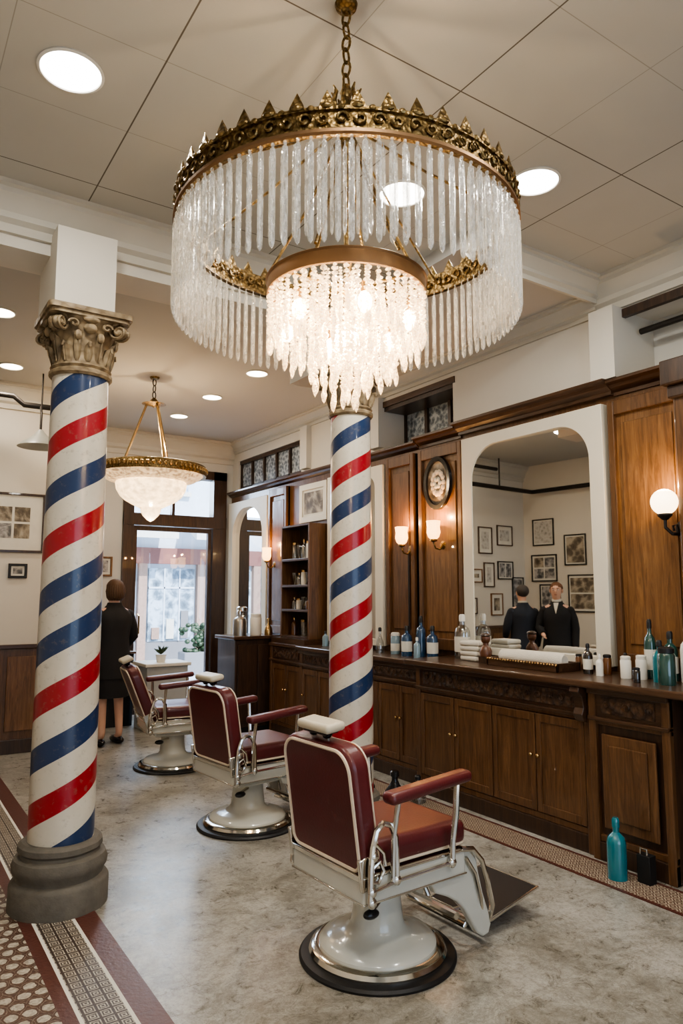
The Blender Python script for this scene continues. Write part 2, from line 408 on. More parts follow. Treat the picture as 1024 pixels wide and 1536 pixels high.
m.box(W,W+WD,7.5,9.3,3.5,3.60,WALL); m.box(W,W+WD,4.74,5.80,3.56,3.60,WALL)
m.box(W-.12,W,2.96,3.16,3.1,3.62,WALL)
m.box(W-.07,W,5.80,5.98,3.1,3.62,WALL); m.box(W-.07,W,7.26,7.42,3.1,3.62,WALL)
S('wall_right',m,smooth=False)
for k,(a,b,zt) in enumerate(OP[:2]):
    dx=.30 if k!=1 else .06
    m=MB(); m.box(W+dx,W+dx+.02,a,b,3.08,zt,ARTW)
    n=(3,5)[k]
    for i in range(n+1):
        y=a+(b-a)*i/n; m.box(W+dx-.03,W+dx,max(a,y-.02),min(b,y+.02),3.08,zt,WOODD)
    m.box(W+dx-.03,W+dx,a,b,3.08,3.12,WOODD); m.box(W+dx-.04,W+dx,a,b,zt-.05,zt,WOODD)
    if k!=1: m.box(W+.01,W+dx,a,b,zt-.08,zt-.001,WOODD); m.box(W-.01,W+.02,a-.03,b+.03,zt-.04,zt+.02,WOODDY)
    S('window_%d'%(k+1),m,smooth=False)
m=MB(); m.box(W+.36,W+.38,1.2,2.96,3.08,3.60,WALLD); m.box(W-.01,W+.03,1.2,2.96,3.55,3.61,WOODD); S('window_3',m,smooth=False)
m=MB(); m.tube([(W+.16,1.25,3.47),(W+.16,2.93,3.47)],.022,IRON,10)
for k in range(9):
    P=[(.010*cos(2*pi*q/10),0,.018*sin(2*pi*q/10)) for q in range(10)]; m.tube(P,.003,IRON,5,T((W+.16,2.56,3.435-.030*k))@R(90*(k%2),'Z'),closed=True)
new('wall_pipe',m,label='dark iron pipe with a short hanging chain in the wall recess',cat='pipe')
m=MB(); m.box(1.7,2.8,YB,YB+.2,0,ZC,WALLD); m.box(4.2,W+.2,YB,YB+.2,0,ZC,WALLD); m.box(2.8,4.2,YB,YB+.2,3.28,ZC,WALLD)
S('wall_back',m,smooth=False)
m=MB(); m.box(XL,1.9,YA,YA+.2,0,ZC,WALL); m.box(1.7,1.9,YA+.2,YB,0,ZC,WALL); S('wall_alcove',m,smooth=False)
S('wall_left',MB().box(XL-.2,XL,YF,YA+.2,0,ZC,WALL),smooth=False)
m=MB(); m.box(XL,-.4,YF-.2,YF,0,ZC,WALL); m.box(3.0,W,YF-.2,YF,0,ZC,WALL); m.box(-.4,3.0,YF-.2,YF,2.9,ZC,WALL); m.box(-.4,3.0,YF-.2,YF,0,.5,WALL)
S('wall_front',m,smooth=False)
m=MB()
for x in (-.4,.72,1.86,2.95): m.box(x,x+.05,YF-.12,YF-.06,.5,2.9,WOODD)
m.box(-.4,3.0,YF-.12,YF-.06,.5,.56,WOODD); m.box(-.4,3.0,YF-.12,YF-.06,2.84,2.9,WOODD); m.box(-.4,3.0,YF-.1,YF-.09,.5,2.9,GLASS)
S('window_4',m,smooth=False)  # unseen window, invented as an opening for the fill light
# door
m=MB()
for x0,x1 in ((2.76,2.90),(4.04,4.24)): m.box(x0,x1,YB-.04,YB+.12,0,3.34,WOODD)
m.box(2.76,4.24,YB-.04,YB+.12,3.22,3.34,WOODD); m.box(2.76,4.24,YB-.05,YB+.12,2.52,2.68,WOODD)
m.box(2.9,4.04,YB+.03,YB+.04,2.68,3.22,GLASS); m.box(3.44,3.48,YB,YB+.08,2.68,3.22,WOODD)
S('trim_8',m,smooth=False)
m=MB()
m.box(2.91,2.96,YB,YB+.06,.01,2.51,WOODD); m.box(3.98,4.03,YB,YB+.06,.01,2.51,WOODD); m.box(2.96,3.98,YB,YB+.06,.01,.25,WOODD); m.box(2.96,3.98,YB,YB+.06,2.45,2.51,WOODD)
m.box(2.96,3.98,YB+.025,YB+.035,.25,2.45,GLASS)
dr=S('door_1',m,smooth=False)
new('door_handle',MB().tube([(3.0,YB-.01,1.05),(3.0,YB-.06,1.07),(3.0,YB-.06,1.3),(3.0,YB-.01,1.32)],.012,BRASSP),parent=dr)
m=MB(); m.box(W-.03,W,YF,9.46,0,3.0,WOOD); S('trim_9',m,smooth=False)
m=MB(); P=[(0,0),(.045,0),(.045,.025),(.085,.05),(.10,.07),(.14,.08),(.14,.10),(0,.10)]
for a,b,dx,dz in ((YF,3.03,.0,.0),(3.03,4.60,.03,.01),(4.60,5.18,.0,-.01),(5.18,9.46,-.02,-.04)):
    m.prism([(W-(x+dx if x else 0),2.985+z+dz) for x,z in P],a,b,WOODDY)
S('trim_10',m,ang=20)
m=MB()
for a,b in ((4.56,5.15),(5.22,5.66),(7.72,8.2),(2.5,3.06),(1.6,2.4)):
    c_=WOODL if b<5.4 else WOOD
    m.box(W-.06,W-.03,a,b,1.1,2.94,c_)
    m.box(W-.09,W-.03,a,a+.05,1.1,2.94,WOOD); m.box(W-.09,W-.03,b-.05,b,1.1,2.94,WOOD)
    m.box(W-.09,W-.03,a+.05,b-.05,1.1,1.2,WOOD); m.box(W-.09,W-.03,a+.05,b-.05,2.84,2.94,WOOD)
    m.box(W-.072,W-.06,a+.09,b-.09,1.26,2.78,c_)
S('trim_11',m,bevel=.008,smooth=False)
m=MB(); m.box(W-.2,W-.03,2.36,2.5,1.1,2.92,WOOD); m.box(W-.27,W-.03,2.32,2.54,2.9,3.06,WOODD); m.box(W-.23,W-.03,2.34,2.52,2.82,2.9,WOODD); S('trim_12',m,bevel=.01,smooth=False)
m=MB(); m.box(XL,1.6,YA-.04,YA,0,1.04,WOOD); m.box(XL,1.62,YA-.07,YA,1.04,1.08,WOODDX); m.box(XL,1.6,YA-.06,YA-.04,0,.14,WOODD)
for i in range(6): x=XL+.1+.46*i; m.box(x,min(x+.36,1.58),YA-.05,YA-.04,.22,.96,WOODL)
S('trim_13',m,bevel=.006,smooth=False)
m=MB(); m.box(.945,1.05,YF,YA,0,.003,REDT); m.box(.93,.945,YF,YA,0,.0032,LABEL); m.box(.77,.93,YF,YA,0,.003,MOSK); m.box(.755,.77,YF,YA,0,.0032,LABEL); m.box(.70,.755,YF,YA,0,.003,REDT); m.box(XL,.70,YF,YA,0,.003,MOSD)
S('trim_14',m,smooth=False)
m=MB(); m.box(3.48,3.505,YF,YB,0,.003,REDT); m.box(3.505,3.73,YF,YB,0,.003,MOSR); m.box(3.73,3.755,YF,YB,0,.003,REDT); S('trim_15',m,smooth=False)

# ---------------------------------------------------------------- outdoors
S('ground',MB().box(-4,14,YB+.2,16,-.15,-.03,simple('pavement',(.58,.61,.65),.8)),smooth=False)
FAC=simple('facade_stone',(.60,.67,.76),.8,vs=3,var=.15); FACR=simple('shopfront_red',(.22,.09,.075),.5); FACD=simple('facade_taupe',(.20,.20,.21),.7); FACB=simple('facade_brick',(.36,.24,.19),.8,vs=20,var=.3)
PANE=art('shop_pane_painted_reflections',(.05,.07,.09),(.16,.22,.28),(.50,.62,.74),3.5)  # street reflections painted into the pane colour
m=MB(); m.box(-4,14,15.5,16,-.03,8,FAC)
for i in range(12):
    x=-3+1.35*i; m.box(x,x+1.05,15.42,15.5,.55,2.15,PANE); m.box(x-.1,x+1.15,15.44,15.5,.0,.55,FACD); m.box(x-.24,x-.06,15.36,15.5,0,2.4,FACB)
    for q in (.35,.70): m.box(x+q-.015,x+q+.015,15.40,15.5,.55,2.15,FAC)
    m.box(x,x+1.05,15.40,15.5,1.70,1.74,FAC)
    for q in range(3): m.box(x+.08+.33*q,x+.25+.33*q,15.38,15.42,.6,.6+.25+.18*((q+i)%3),(FACB,WHITEP,FACD)[(q+i)%3])
    m.box(x+.15,x+.85,15.42,15.5,3.9,5.8,PANE); m.box(x+.08,x+.92,15.38,15.5,3.8,3.9,WHITEP)
m.box(-4,14,15.35,15.5,2.25,2.60,FACR)
fo=new('shop_building',m,label='pale street building with shopfronts seen through the door',cat='building',smooth=False)
for k in range(3):
    m=MB(); m.prism([(0,0),(.9,-.35),(.9,-.5),(.85,-.5),(0,-.05)],-1.2,1.2,WHITEP,R(-90,'Z'))
    new('awning',m,loc=(4.2+2.8*k,15.35,3.25),parent=fo,label='white fabric shop awning',smooth=False)
e=new('street_planter',None,loc=(5.75,13.9,-.03),label='dark leafy shrub in a street planter outside',cat='planter')
new('planter_box',MB().box(-.45,.45,-.2,.2,0,.45,FACD),parent=e,bevel=.02)
m=MB()
for i in range(120):
    a=random.uniform(0,2*pi); q=random.uniform(0,.42); z=random.uniform(.42,1.0); m.ell((q*cos(a)*1.1,q*sin(a)*.5,z),(.06,.06,.05),LEAF,6,4)
new('shrub',m,parent=e)

# ---------------------------------------------------------------- striped columns
def column(loc,r0,r1,mat,label,cap_s,tn):
    e=new('barber_pole_column',None,loc=(*loc,0),label=label,cat='column')
    ang=math.degrees(math.atan2(-loc[1],-loc[0]))
    k=r0/.165
    new('column_base',MB().lathe([(0,0),(.245*k,0),(.245*k,.12),(.235*k,.135),(.215*k,.15),(.215*k,.165),(.232*k,.19),(.236*k,.22),(.225*k,.25),(.20*k,.262),(.195*k,.275),(.21*k,.29),(.208*k,.315),(.19*k,.33),(0,.33)],STONE,40,wob=lambda a,z:1+.006*sin(7*a+z*20)+.004*sin(13*a)),parent=e,label='weathered stone base')
    new('shaft',MB().lathe([(0,.33),(r0,.33),(r0,.8),((r0+r1)/2,1.8),(r1,2.8),(0,2.8)],mat,48),parent=e,rot=(0,0,ang),label='cream shaft with red and blue spiral stripes')
    c=MB(); s=cap_s; kz=.84
    Z=T((0,0,2.79))@Matrix.Diagonal((1,1,kz,1))@T((0,0,-2.79))
    c.lathe([(0,2.79),(r1*1.06,2.79),(r1*1.13,2.805),(r1*1.13,2.825),(r1*1.03,2.84),(r1*1.10,2.855),(r1*1.02,2.87),(.165*s,2.90),(.17*s,3.0),(.20*s,3.1),(.24*s,3.16),(0,3.16)],CAPM,32,Z)
    hw=.255*s
    AB=Matrix(((1,0,0,0),(0,0,1,0),(0,1,0,0),(0,0,0,1)))
    c.prism(rrect(-hw*.95,hw*.95,-hw*.95,hw*.95,.04,.04,3),3.155,3.18,CAPM,Z@AB)
    c.prism(rrect(-hw,hw,-hw,hw,.03,.03,3),3.18,3.215,CAPM,Z@AB)
    for i in range(16):
        a=2*pi*i/16; M=Z@R(math.degrees(a),'Z')
        rr=.155*s if i%2 else .16*s; h=.17 if i%2 else .11
        c.tube([(rr,0,2.88),(rr+.010,0,2.88+h*.5),(rr+.022,0,2.88+h*.9),(rr+.045,0,2.88+h),(rr+.048,0,2.88+h-.025)],[.016,.024,.020,.013,.006],CAPM,6,M)
        c.tube([(rr+.02,0,2.88),(rr+.034,0,2.88+h*.5),(rr+.042,0,2.88+h*.85)],[.004,.006,.004],CAPM,5,M)
    for i in range(4):
        M=Z@R(45+90*i,'Z')
        P=[]
        for q in range(21):
            t=q/20*3.4*pi; rad=.058*(1-q/23); P.append((.268*s+rad*cos(t+pi*.5),0,3.10+rad*sin(t+pi*.5)))
        for dy in (-.024,.024): c.tube([(x,y+dy,z) for x,y,z in P],.010,CAPM,6,M)
        c.ell((.268*s,0,3.10),(.042,.028,.042),CAPM,12,8,M)
        M=Z@R(90*i,'Z'); c.ell((.205*s,0,3.09),(.024,.038,.036),CAPM,10,6,M); c.ell((.222*s,0,3.15),(.02,.05,.03),CAPM,10,6,M)
        for d in (-.06,.06): c.ell((.19*s,d,3.04),(.02,.022,.035),CAPM,8,6,M)
        for d in (-1,1):
            P=[]
            for q in range(13):
                t=q/12*2*pi; rad=.030*(1-q/16); P.append((.215*s,d*(.10*s)+d*rad*cos(t),3.105+rad*sin(t)))
            c.tube(P,.008,CAPM,5,M)
    new('capital',c,parent=e,label='gilded stone capital with scrolls and leaves')
    S(tn,MB().box(loc[0]-.165,loc[0]+.165,loc[1]-.04,BY+.29,3.148,3.66,WALL),smooth=False)
    return e
column((.918,4.07),.165,.150,POLE1,'red, white and blue striped column by the mosaic border',.88,'trim_16')
column((2.68,3.95),.146,.136,POLE2,'slimmer red, white and blue striped column beside barber chairs',.80,'trim_17')

# ---------------------------------------------------------------- barber chair
def rrect3(x0,x1,y0,y1,z): return [(a,b,z) for a,b in rrect(x0,x1,y0,y1,.04,.04,4)]
def barber_chair(loc,rot,lean,label):
    e=new('barber_chair',None,loc=(*loc,0),rot=(0,0,rot),label=label,cat='barber chair',group='row of barber chairs')
    b=new('base',MB().lathe([(0,0),(.350,0),(.352,.010),(.343,.020),(.31,.024),(0,.024)],BLACK,56),parent=e,label='round black rubber floor ring')
    new('chrome_ring',MB().lathe([(.285,.022),(.305,.024),(.308,.034),(.298,.050),(.278,.058),(.262,.056)],CHROME,56),parent=b,label='chrome trim ring')
    new('pedestal',MB().lathe([(0,.022),(.265,.026),(.262,.066),(.245,.085),(.20,.098),(.16,.106),(.135,.118),(.118,.14),(.112,.19),(.106,.25),(.104,.335),(0,.335)],PORC,48),parent=e,label='white enamel pedestal')
    lv=MB(); lv.tube([(-.06,-.09,.27),(-.13,-.13,.262),(-.15,-.145,.25)],.012,CHROME); lv.ell((-.155,-.15,.255),(.04,.024,.02),BLACKG)
    new('pump_lever',lv,parent=e,label='black pump lever')
    m=MB(); m.box(-.285,.30,-.265,.265,.350,.460,PORC); m.box(-.20,.20,-.19,.19,.305,.36,PORC)
    sf=new('seat_frame',m,parent=e,bevel=.016,seg=4,label='white enamel seat frame')
    m=MB(); m.box(-.29,.305,-.271,.271,.452,.463,CHROME); m.box(-.288,.303,-.268,.268,.352,.360,CHROME)
    new('frame_trim',m,parent=sf,bevel=.003,label='chrome trim band')
    for sy in (-1,1):
        m=MB(); P=[(.10,.352),(.18,.44),(.30,.458),(.355,.45),(.385,.40),(.40,.33),(.425,.24),(.46,.15),(.475,.09),(.46,.05),(.42,.045),(.385,.07),(.345,.13),(.305,.19),(.26,.235),(.20,.27),(.13,.30)]
        m.prism(P,sy*.225-.022,sy*.225+.022,PORC)
        new('front_bracket',m,parent=sf,bevel=.010,seg=3,label='white enamel footrest bracket')
    m=MB(); m.box(-.235,.335,-.245,.245,.464,.578,LEATH); new('seat_cushion',m,parent=e,bevel=.042,seg=5)
    m=MB(); m.tube(rrect3(-.225,.328,-.238,.238,.478),.007,PIPE,6,closed=True); new('seat_piping',m,parent=e,label='cream piping')
    M=T((.50,0,.05))@R(-11,'Y')
    m=MB(); m.box(0,.39,-.18,.18,0,.014,BLACK,M)
    fr=new('footrest',m,parent=e,bevel=.003,label='flat black footrest plate')
    m=MB(); m.tube([M@Vector(p) for p in ((0,-.183,.008),(.395,-.183,.008),(.395,.183,.008),(0,.183,.008))],.009,CHROME,8,closed=True)
    m.tube([(.38,-.19,.20),(.40,-.19,.13),(.36,-.19,.09),(.36,.19,.09),(.40,.19,.13),(.38,.19,.20)],.012,CHROME)
    m.tube([(.30,-.20,.15),(.30,.20,.15)],.018,CHROME); m.tube([(.46,-.21,.065),(.46,.21,.065)],.014,CHROME); m.tube([(.46,0,.065),(.56,0,.06)],.014,CHROME); m.tube([(.30,0,.15),(.37,0,.09),(.46,0,.065)],.012,CHROME)
    for sy in (-1,1):
        m.tube([(.27,sy*.262,.462),(.34,sy*.266,.45),(.40,sy*.263,.39),(.44,sy*.258,.29),(.48,sy*.250,.17),(.50,sy*.20,.062)],.013,CHROME)
        m.tube([(.30,sy*.262,.42),(.36,sy*.26,.34),(.40,sy*.255,.22),(.46,sy*.21,.065)],.009,CHROME)
    new('footrest_bars',m,parent=fr,label='chrome footrest bars')
    bk=MB(); P=rrect(-.262,.262,.0,.525,.10,.05,8)
    M=Matrix(((0,1,0,0),(1,0,0,0),(0,0,1,0),(0,0,0,1)))
    bk.prism(P,-.055,.040,LEATH,M)
    back=new('backrest',bk,loc=(-.225,0,.455),parent=e,rot=(0,-lean,0),bevel=.026,seg=4)
    P2=rrect(-.244,.244,.028,.508,.088,.045,8)
    m=MB(); m.tube([(-.057,a,b_) for a,b_ in P2],.0075,PIPE,6,closed=True); m.tube([(.041,a,b_) for a,b_ in P2],.007,PIPE,6,closed=True)
    new('back_piping',m,parent=back,label='cream piping around the back')
    m=MB(); m.box(-.066,-.05,-.26,.26,-.01,.018,CHROME)
    m.box(-.075,.0,-.27,-.25,-.04,.09,CHROME); m.box(-.075,.0,.25,.27,-.04,.09,CHROME)
    new('back_bracket',m,parent=back,bevel=.005,label='chrome back bracket')
    m=MB()
    for y in (-.05,.05): m.tube([(-.01,y,.50),(-.01,y,.560)],.010,CHROME); m.ell((-.012,y,.545),(.024,.02,.016),BLACKG,10,6)
    m.box(-.045,.025,-.085,.085,.552,.562,BLACKG)
    new('headrest_stem',m,parent=back,bevel=.003,label='chrome headrest posts')
    m=MB(); m.box(-.060,.045,-.120,.120,.563,.603,HEADR); new('headrest',m,parent=back,bevel=.018,seg=4,label='ivory padded headrest')
    for sy in (-1,1):
        m=MB(); M=T((-.205,sy*.318,.742))@R(-4,'Y'); m.box(0,.47,-.040,.040,0,.050,LEATH,M)
        ar=new('armrest',m,parent=e,bevel=.022,seg=4,label='oxblood leather arm pad')
        m=MB(); y=sy*.287
        m.tube([(.19,y,.43),(.195,y,.52),(.20,sy*.305,.64),(.20,sy*.315,.768)],.014,CHROME)
        m.tube([(-.14,sy*.315,.75),(-.145,y,.6),(-.15,y,.43)],.012,CHROME)
        m.tube([(-.27,y,.37),(-.265,y,.5),(-.255,y,.58),(-.235,y,.64),(-.20,y,.665),(-.16,y,.65),(-.135,y,.6),(-.13,y,.5),(-.13,y,.43)],.013,CHROME)
        m.tube([(-.26,y,.5),(-.22,y,.52),(-.20,y,.48),(-.23,y,.44),(-.265,y,.45)],.010,CHROME,closed=True)
        m.tube([(-.25,y,.60),(-.20,y,.55),(-.19,y,.50)],.009,CHROME)
        m.tube([(-.26,y,.41),(-.13,y,.425),(.19,y,.43)],.008,CHROME)
        for p in ((-.25,y,.545),(-.26,y,.41),(-.13,y,.43),(.19,y,.43),(-.26,y,.37)): m.ell(p,(.022,.018,.024),CHROME,10,6)
        new('arm_support',m,parent=ar,label='chrome arm support')
    return e
barber_chair((1.995,2.733),3,8,'oxblood leather and white enamel barber chair beside the wooden counter')
barber_chair((2.30,4.68),6,9,'red leather barber chair with ivory headrest by the striped column')
barber_chair((2.451,6.588),-8,22,'reclined red leather barber chair close to the street door')

# ---------------------------------------------------------------- chandelier (main)
def chain(mb,z0,z1,mat,s=.014,x=0,y=0):
    n=max(2,int(abs(z1-z0)/(s*2.9)))
    for i in range(n):
        zc=z0+(z1-z0)*(i+.5)/n; P=[]
        for k in range(12):
            a=2*pi*k/12; P.append((s*cos(a),0,s*1.75*sin(a)))
        mb.tube(P,s*.28,mat,6,T((x,y,zc))@R(90*(i%2)+20,'Z'),closed=True)
CX,CY=1.40,2.09; RR=.615; ZR=2.915
ch=new('chandelier',None,loc=(CX,CY,ZC),label='large brass and crystal chandelier with crown ring and lit centre',cat='chandelier')
def zz(z): return z-ZC
m=MB(); m.lathe([(0,0),(.045,0),(.04,-.015),(.02,-.025),(.015,-.035),(0,-.035)],BRASS,24); chain(m,zz(3.52),-.03,BRASS,.018); new('chain',m,parent=ch,label='brass hanging chain')
m=MB(); m.lathe([(0,zz(3.54)),(.014,zz(3.53)),(.024,zz(3.50)),(.016,zz(3.475)),(.034,zz(3.45)),(.045,zz(3.41)),(.028,zz(3.37)),(.022,zz(3.34)),(.035,zz(3.31)),(.016,zz(3.28)),(.010,zz(3.2)),(.010,zz(2.75)),(.03,zz(2.70)),(0,zz(2.69))],BRASS,20)
for i in range(8):
    M=R(45*i,'Z'); m.tube([(.02,0,zz(3.36)),(.045,0,zz(3.40)),(.056,0,zz(3.45)),(.045,0,zz(3.49)),(.058,0,zz(3.51))],[.010,.012,.010,.008,.003],BRASS,6,M)
for i in range(6):
    M=R(60*i+15,'Z'); m.tube([(.02,0,zz(3.36)),(.30,0,zz(3.14)),(RR-.02,0,zz(ZR+.03))],.005,BRASS,6,M)
    m.tube([(.02,0,zz(3.34)),(.14,0,zz(3.03)),(.285,0,zz(2.76))],.006,BRASS,6,M@R(20,'Z'))
new('stem',m,parent=ch,label='ornate brass hub and hanging rods')
m=MB()
m.lathe([(RR-.010,zz(ZR-.008)),(RR+.010,zz(ZR-.008)),(RR+.012,zz(ZR+.010)),(RR+.004,zz(ZR+.014)),(RR+.004,zz(ZR+.062)),(RR+.012,zz(ZR+.065)),(RR+.012,zz(ZR+.075)),(RR-.008,zz(ZR+.075)),(RR-.008,zz(ZR+.014)),(RR-.010,zz(ZR-.008))],BRASS,128)
m.lathe([(RR+.008,zz(ZR-.010)),(RR+.016,zz(ZR-.006)),(RR+.016,zz(ZR+.004)),(RR+.008,zz(ZR+.008))],COPPER,128)
for i in range(72):
    M=R(360/72*i,'Z')
    for side in (RR+.010,RR-.014):
        P=[]
        for q in range(10):
            t=q/9*1.9*pi+(0 if i%2 else pi); rad=.020*(1-q/14); P.append((side,rad*cos(t),zz(ZR+.039)+rad*sin(t)))
        m.tube(P,.0045,BRASS,5,M)
for i in range(44):
    M=R(360/44*i+2,'Z')@T((RR+.004,0,zz(ZR+.070)))
    m.add([(-.006,-.024,0),(.008,-.024,0),(.008,.024,0),(-.006,.024,0),(-.005,-.021,.014),(.007,-.021,.014),(.007,.021,.014),(-.005,.021,.014),(-.004,-.012,.034),(.005,-.012,.034),(.005,.012,.034),(-.004,.012,.034),(.001,0,.060)],
      [(0,1,5,4),(1,2,6,5),(2,3,7,6),(3,0,4,7),(4,5,9,8),(5,6,10,9),(6,7,11,10),(7,4,8,11),(8,9,12),(9,10,12),(10,11,12),(11,8,12)],BRASS,M)
    m.ell((.006,.0,.008),(.009,.020,.010),BRASS,8,5,M)
    m.ell((.004,.042,.002),(.008,.012,.009),BRASS,8,5,M)
new('crown_ring',m,parent=ch,label='ornate brass ring with pointed crown edge')
def rod(L,r):
    mb=MB(); P=[(0,0),(r*.6,-.003),(r*.6,-.010),(r*.3,-.014),(r*.95,-.022),(r,-L*.15),(r,-L*.93),(r*.75,-L*.97),(0,-L)]
    mb.lathe(P,CRYS,8); return mesh_of('crystal_rod',mb,True,30)
rm=rod(.325,.0092)
for i in range(100):
    a=2*pi*i/100
    new('crystal_rod',rm,loc=((RR+.006)*cos(a),(RR+.006)*sin(a),zz(ZR-.010)),parent=ch,rot=(0,0,math.degrees(a)+random.uniform(0,60)))
m=MB()
for i in range(100):
    a=2*pi*(i+.5)/100; M=T(((RR-.020)*cos(a),(RR-.020)*sin(a),zz(ZR-.010)))@R(i*31,'Z'); L=.290; r=.0060
    m.lathe([(0,0),(r*.5,-.003),(r*.3,-.014),(r,-.024),(r,-L*.93),(r*.7,-L*.97),(0,-L)],CRYS,6,M)
new('crystal_fringe',m,parent=ch,kind='stuff',smooth=False,label='inner row of clear crystal rods')
m=MB(); zb=2.69
m.lathe([(.268,zz(zb)),(.292,zz(zb-.006)),(.294,zz(zb)),(.292,zz(zb+.040)),(.298,zz(zb+.046)),(.290,zz(zb+.052)),(.27,zz(zb+.050)),(.268,zz(zb))],COPPER,80)
for i in range(6): m.tube([(0,0,zz(zb+.03)),(.28,0,zz(zb+.03))],.006,BRASS,6,R(60*i,'Z'))
new('basket_band',m,parent=ch,label='copper band of the central basket')
def strand(L,big,mat,mb=None,M0=None):
    ret=mb is None
    if ret: mb=MB()
    z=0; M0=M0 if M0 is not None else Matrix.Identity(4)
    while z<L-.07:
        r=big*random.uniform(.5,1.1); h=r*random.uniform(1.2,2.0)
        mb.lathe([(0,-z),(r,-z-h*.45),(r*.8,-z-h*.7),(0,-z-h)],mat,5,M0@R(random.uniform(0,70),'Z')); z+=h*1.0
    mb.lathe([(0,-z),(big*.35,-z-.008),(big*.85,-z-.045),(big*.5,-z-.066),(0,-z-.078)],mat,6,M0)
    if ret: return mesh_of('crystal_strand',mb,False)
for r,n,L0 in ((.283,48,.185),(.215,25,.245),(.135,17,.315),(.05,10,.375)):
    ms=[strand(L0+d,.0135,CRYS_GLOW) for d in (-.04,-.02,0,.015,.03,.045)]
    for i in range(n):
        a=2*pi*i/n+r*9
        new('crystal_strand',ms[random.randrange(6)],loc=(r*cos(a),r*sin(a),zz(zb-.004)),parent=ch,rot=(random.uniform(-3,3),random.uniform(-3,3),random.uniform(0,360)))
m=MB()
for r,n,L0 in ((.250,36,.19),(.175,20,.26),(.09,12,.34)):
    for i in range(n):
        a=2*pi*i/n+r*5; strand(L0+random.uniform(-.02,.03),.011,CRYS_GLOW,m,T((r*cos(a),r*sin(a),zz(zb-.004))))
new('crystal_beads',m,parent=ch,kind='stuff',smooth=False,label='inner tiers of crystal beads with painted-in glow')
for i in range(6):
    a=2*pi*i/6+.2; x,y=.232*cos(a),.232*sin(a)
    new('bulb',MB().ell((0,0,0),(.024,.024,.038),BULB,12,8).lathe([(0,.03),(.012,.03),(.012,.07),(0,.07)],BRASSP,10),loc=(x,y,zz(2.575)),parent=ch,label='glowing candle bulb')
light('chandelier_light','POINT',(0,0,zz(2.52)),36,(1,.70,.38),ch,.02)
light('chandelier_light','POINT',(0,0,zz(2.80)),26,(1,.82,.60),ch,.02)

# ---------------------------------------------------------------- second pendant
p2=new('pendant_chandelier',None,loc=(2.277,6.9,ZL),label='brass bowl chandelier with glowing glass dish on three rods',cat='chandelier')
def z2(z): return z-ZL
m=MB(); m.lathe([(0,0),(.05,0),(.04,-.02),(0,-.03)],BRASS,20); chain(m,z2(3.56),-.02,IRON,.02)
m.lathe([(0,z2(3.57)),(.02,z2(3.56)),(.05,z2(3.52)),(.12,z2(3.50)),(.03,z2(3.48)),(0,z2(3.46))],BRASS,20); new('chain',m,parent=p2,label='dark hanging chain')
m=MB()
for i in range(3):
    M=R(120*i+35,'Z'); m.tube([(.07,0,z2(3.50)),(.28,0,z2(2.90)),(.31,0,z2(2.83))],.012,BRASSP,8,M)
new('rods',m,parent=p2,label='brass suspension rods')
m=MB(); m.lathe([(.50,z2(2.775)),(.535,z2(2.765)),(.542,z2(2.80)),(.53,z2(2.86)),(.48,z2(2.875)),(.47,z2(2.85)),(.50,z2(2.775))],BRASS,64)
for i in range(64): a=2*pi*i/64; m.ell((.540*cos(a),.540*sin(a),z2(2.815)),(.016,.016,.024),BRASSP,8,5)
new('rim',m,parent=p2,label='beaded brass rim')
DISH,nt_,b_=mk('lit_dish_glass'); setp(b_,(.55,.45,.32),.4,emi=(1,.62,.30),es=.9)
nt_.links.new(ramp(nt_,noise(nt_,coord(nt_),30,3),[(.4,(.35,.35,.35)),(.6,(1.3,1.3,1.3))]),b_.inputs['Emission Strength'])
BOWL,nt_,b_=mk('lit_bowl_glass'); setp(b_,(.85,.8,.7),.25,emi=(1,.66,.33),es=3,coat=.5)
n_=noise(nt_,coord(nt_,(1,1,1.5)),16,3,.6); bump(nt_,b_,n_,.3,.01)
nt_.links.new(ramp(nt_,n_,[(.35,(2.2,2.2,2.2)),(.65,(4.2,4.2,4.2))]),b_.inputs['Emission Strength'])
m=MB(); m.lathe([(.505,z2(2.775)),(.47,z2(2.745)),(.42,z2(2.715)),(.335,z2(2.70))],DISH,144,wob=lambda a,z:1+.008*sin(a*48)); new('dish',m,parent=p2,label='pleated glass dish')
m=MB(); m.lathe([(.335,z2(2.705)),(.345,z2(2.68)),(.335,z2(2.62)),(.30,z2(2.56)),(.25,z2(2.515)),(.19,z2(2.48)),(.14,z2(2.455)),(.10,z2(2.435)),(.095,z2(2.40)),(.075,z2(2.365)),(.03,z2(2.32)),(0,z2(2.305))],BOWL,96,wob=lambda a,z:1+.010*sin(a*24)); new('bowl',m,parent=p2,label='smooth glowing glass bowl')
light('pendant_light','POINT',(0,0,z2(3.0)),18,(1,.76,.48),p2,.04)
light('pendant_light','POINT',(0,0,z2(2.20)),8,(1,.76,.48),p2,.01)

e=new('pendant_lamp',None,loc=(1.31,7.4,ZL),label='grey enamel pendant lamp hanging from a dark pipe',cat='lamp')
m=MB(); m.tube([(0,0,0),(0,0,-.40)],.008,IRON); m.tube([(-1.2,.1,-.24),(-.25,.1,-.24),(-.15,.08,-.32),(.2,.06,-.32)],.028,IRON,10); m.tube([(0,.06,-.32),(0,0,-.40),(0,0,-.60)],.012,IRON); new('pipe',m,parent=e,label='dark iron pipe')
new('lamp_shade',MB().lathe([(.02,-.57),(.05,-.61),(.10,-.66),(.19,-.72),(.21,-.745),(.20,-.745),(.0,-.68)],simple('grey_enamel',(.26,.26,.23),.4),32),parent=e,label='grey enamel shade')

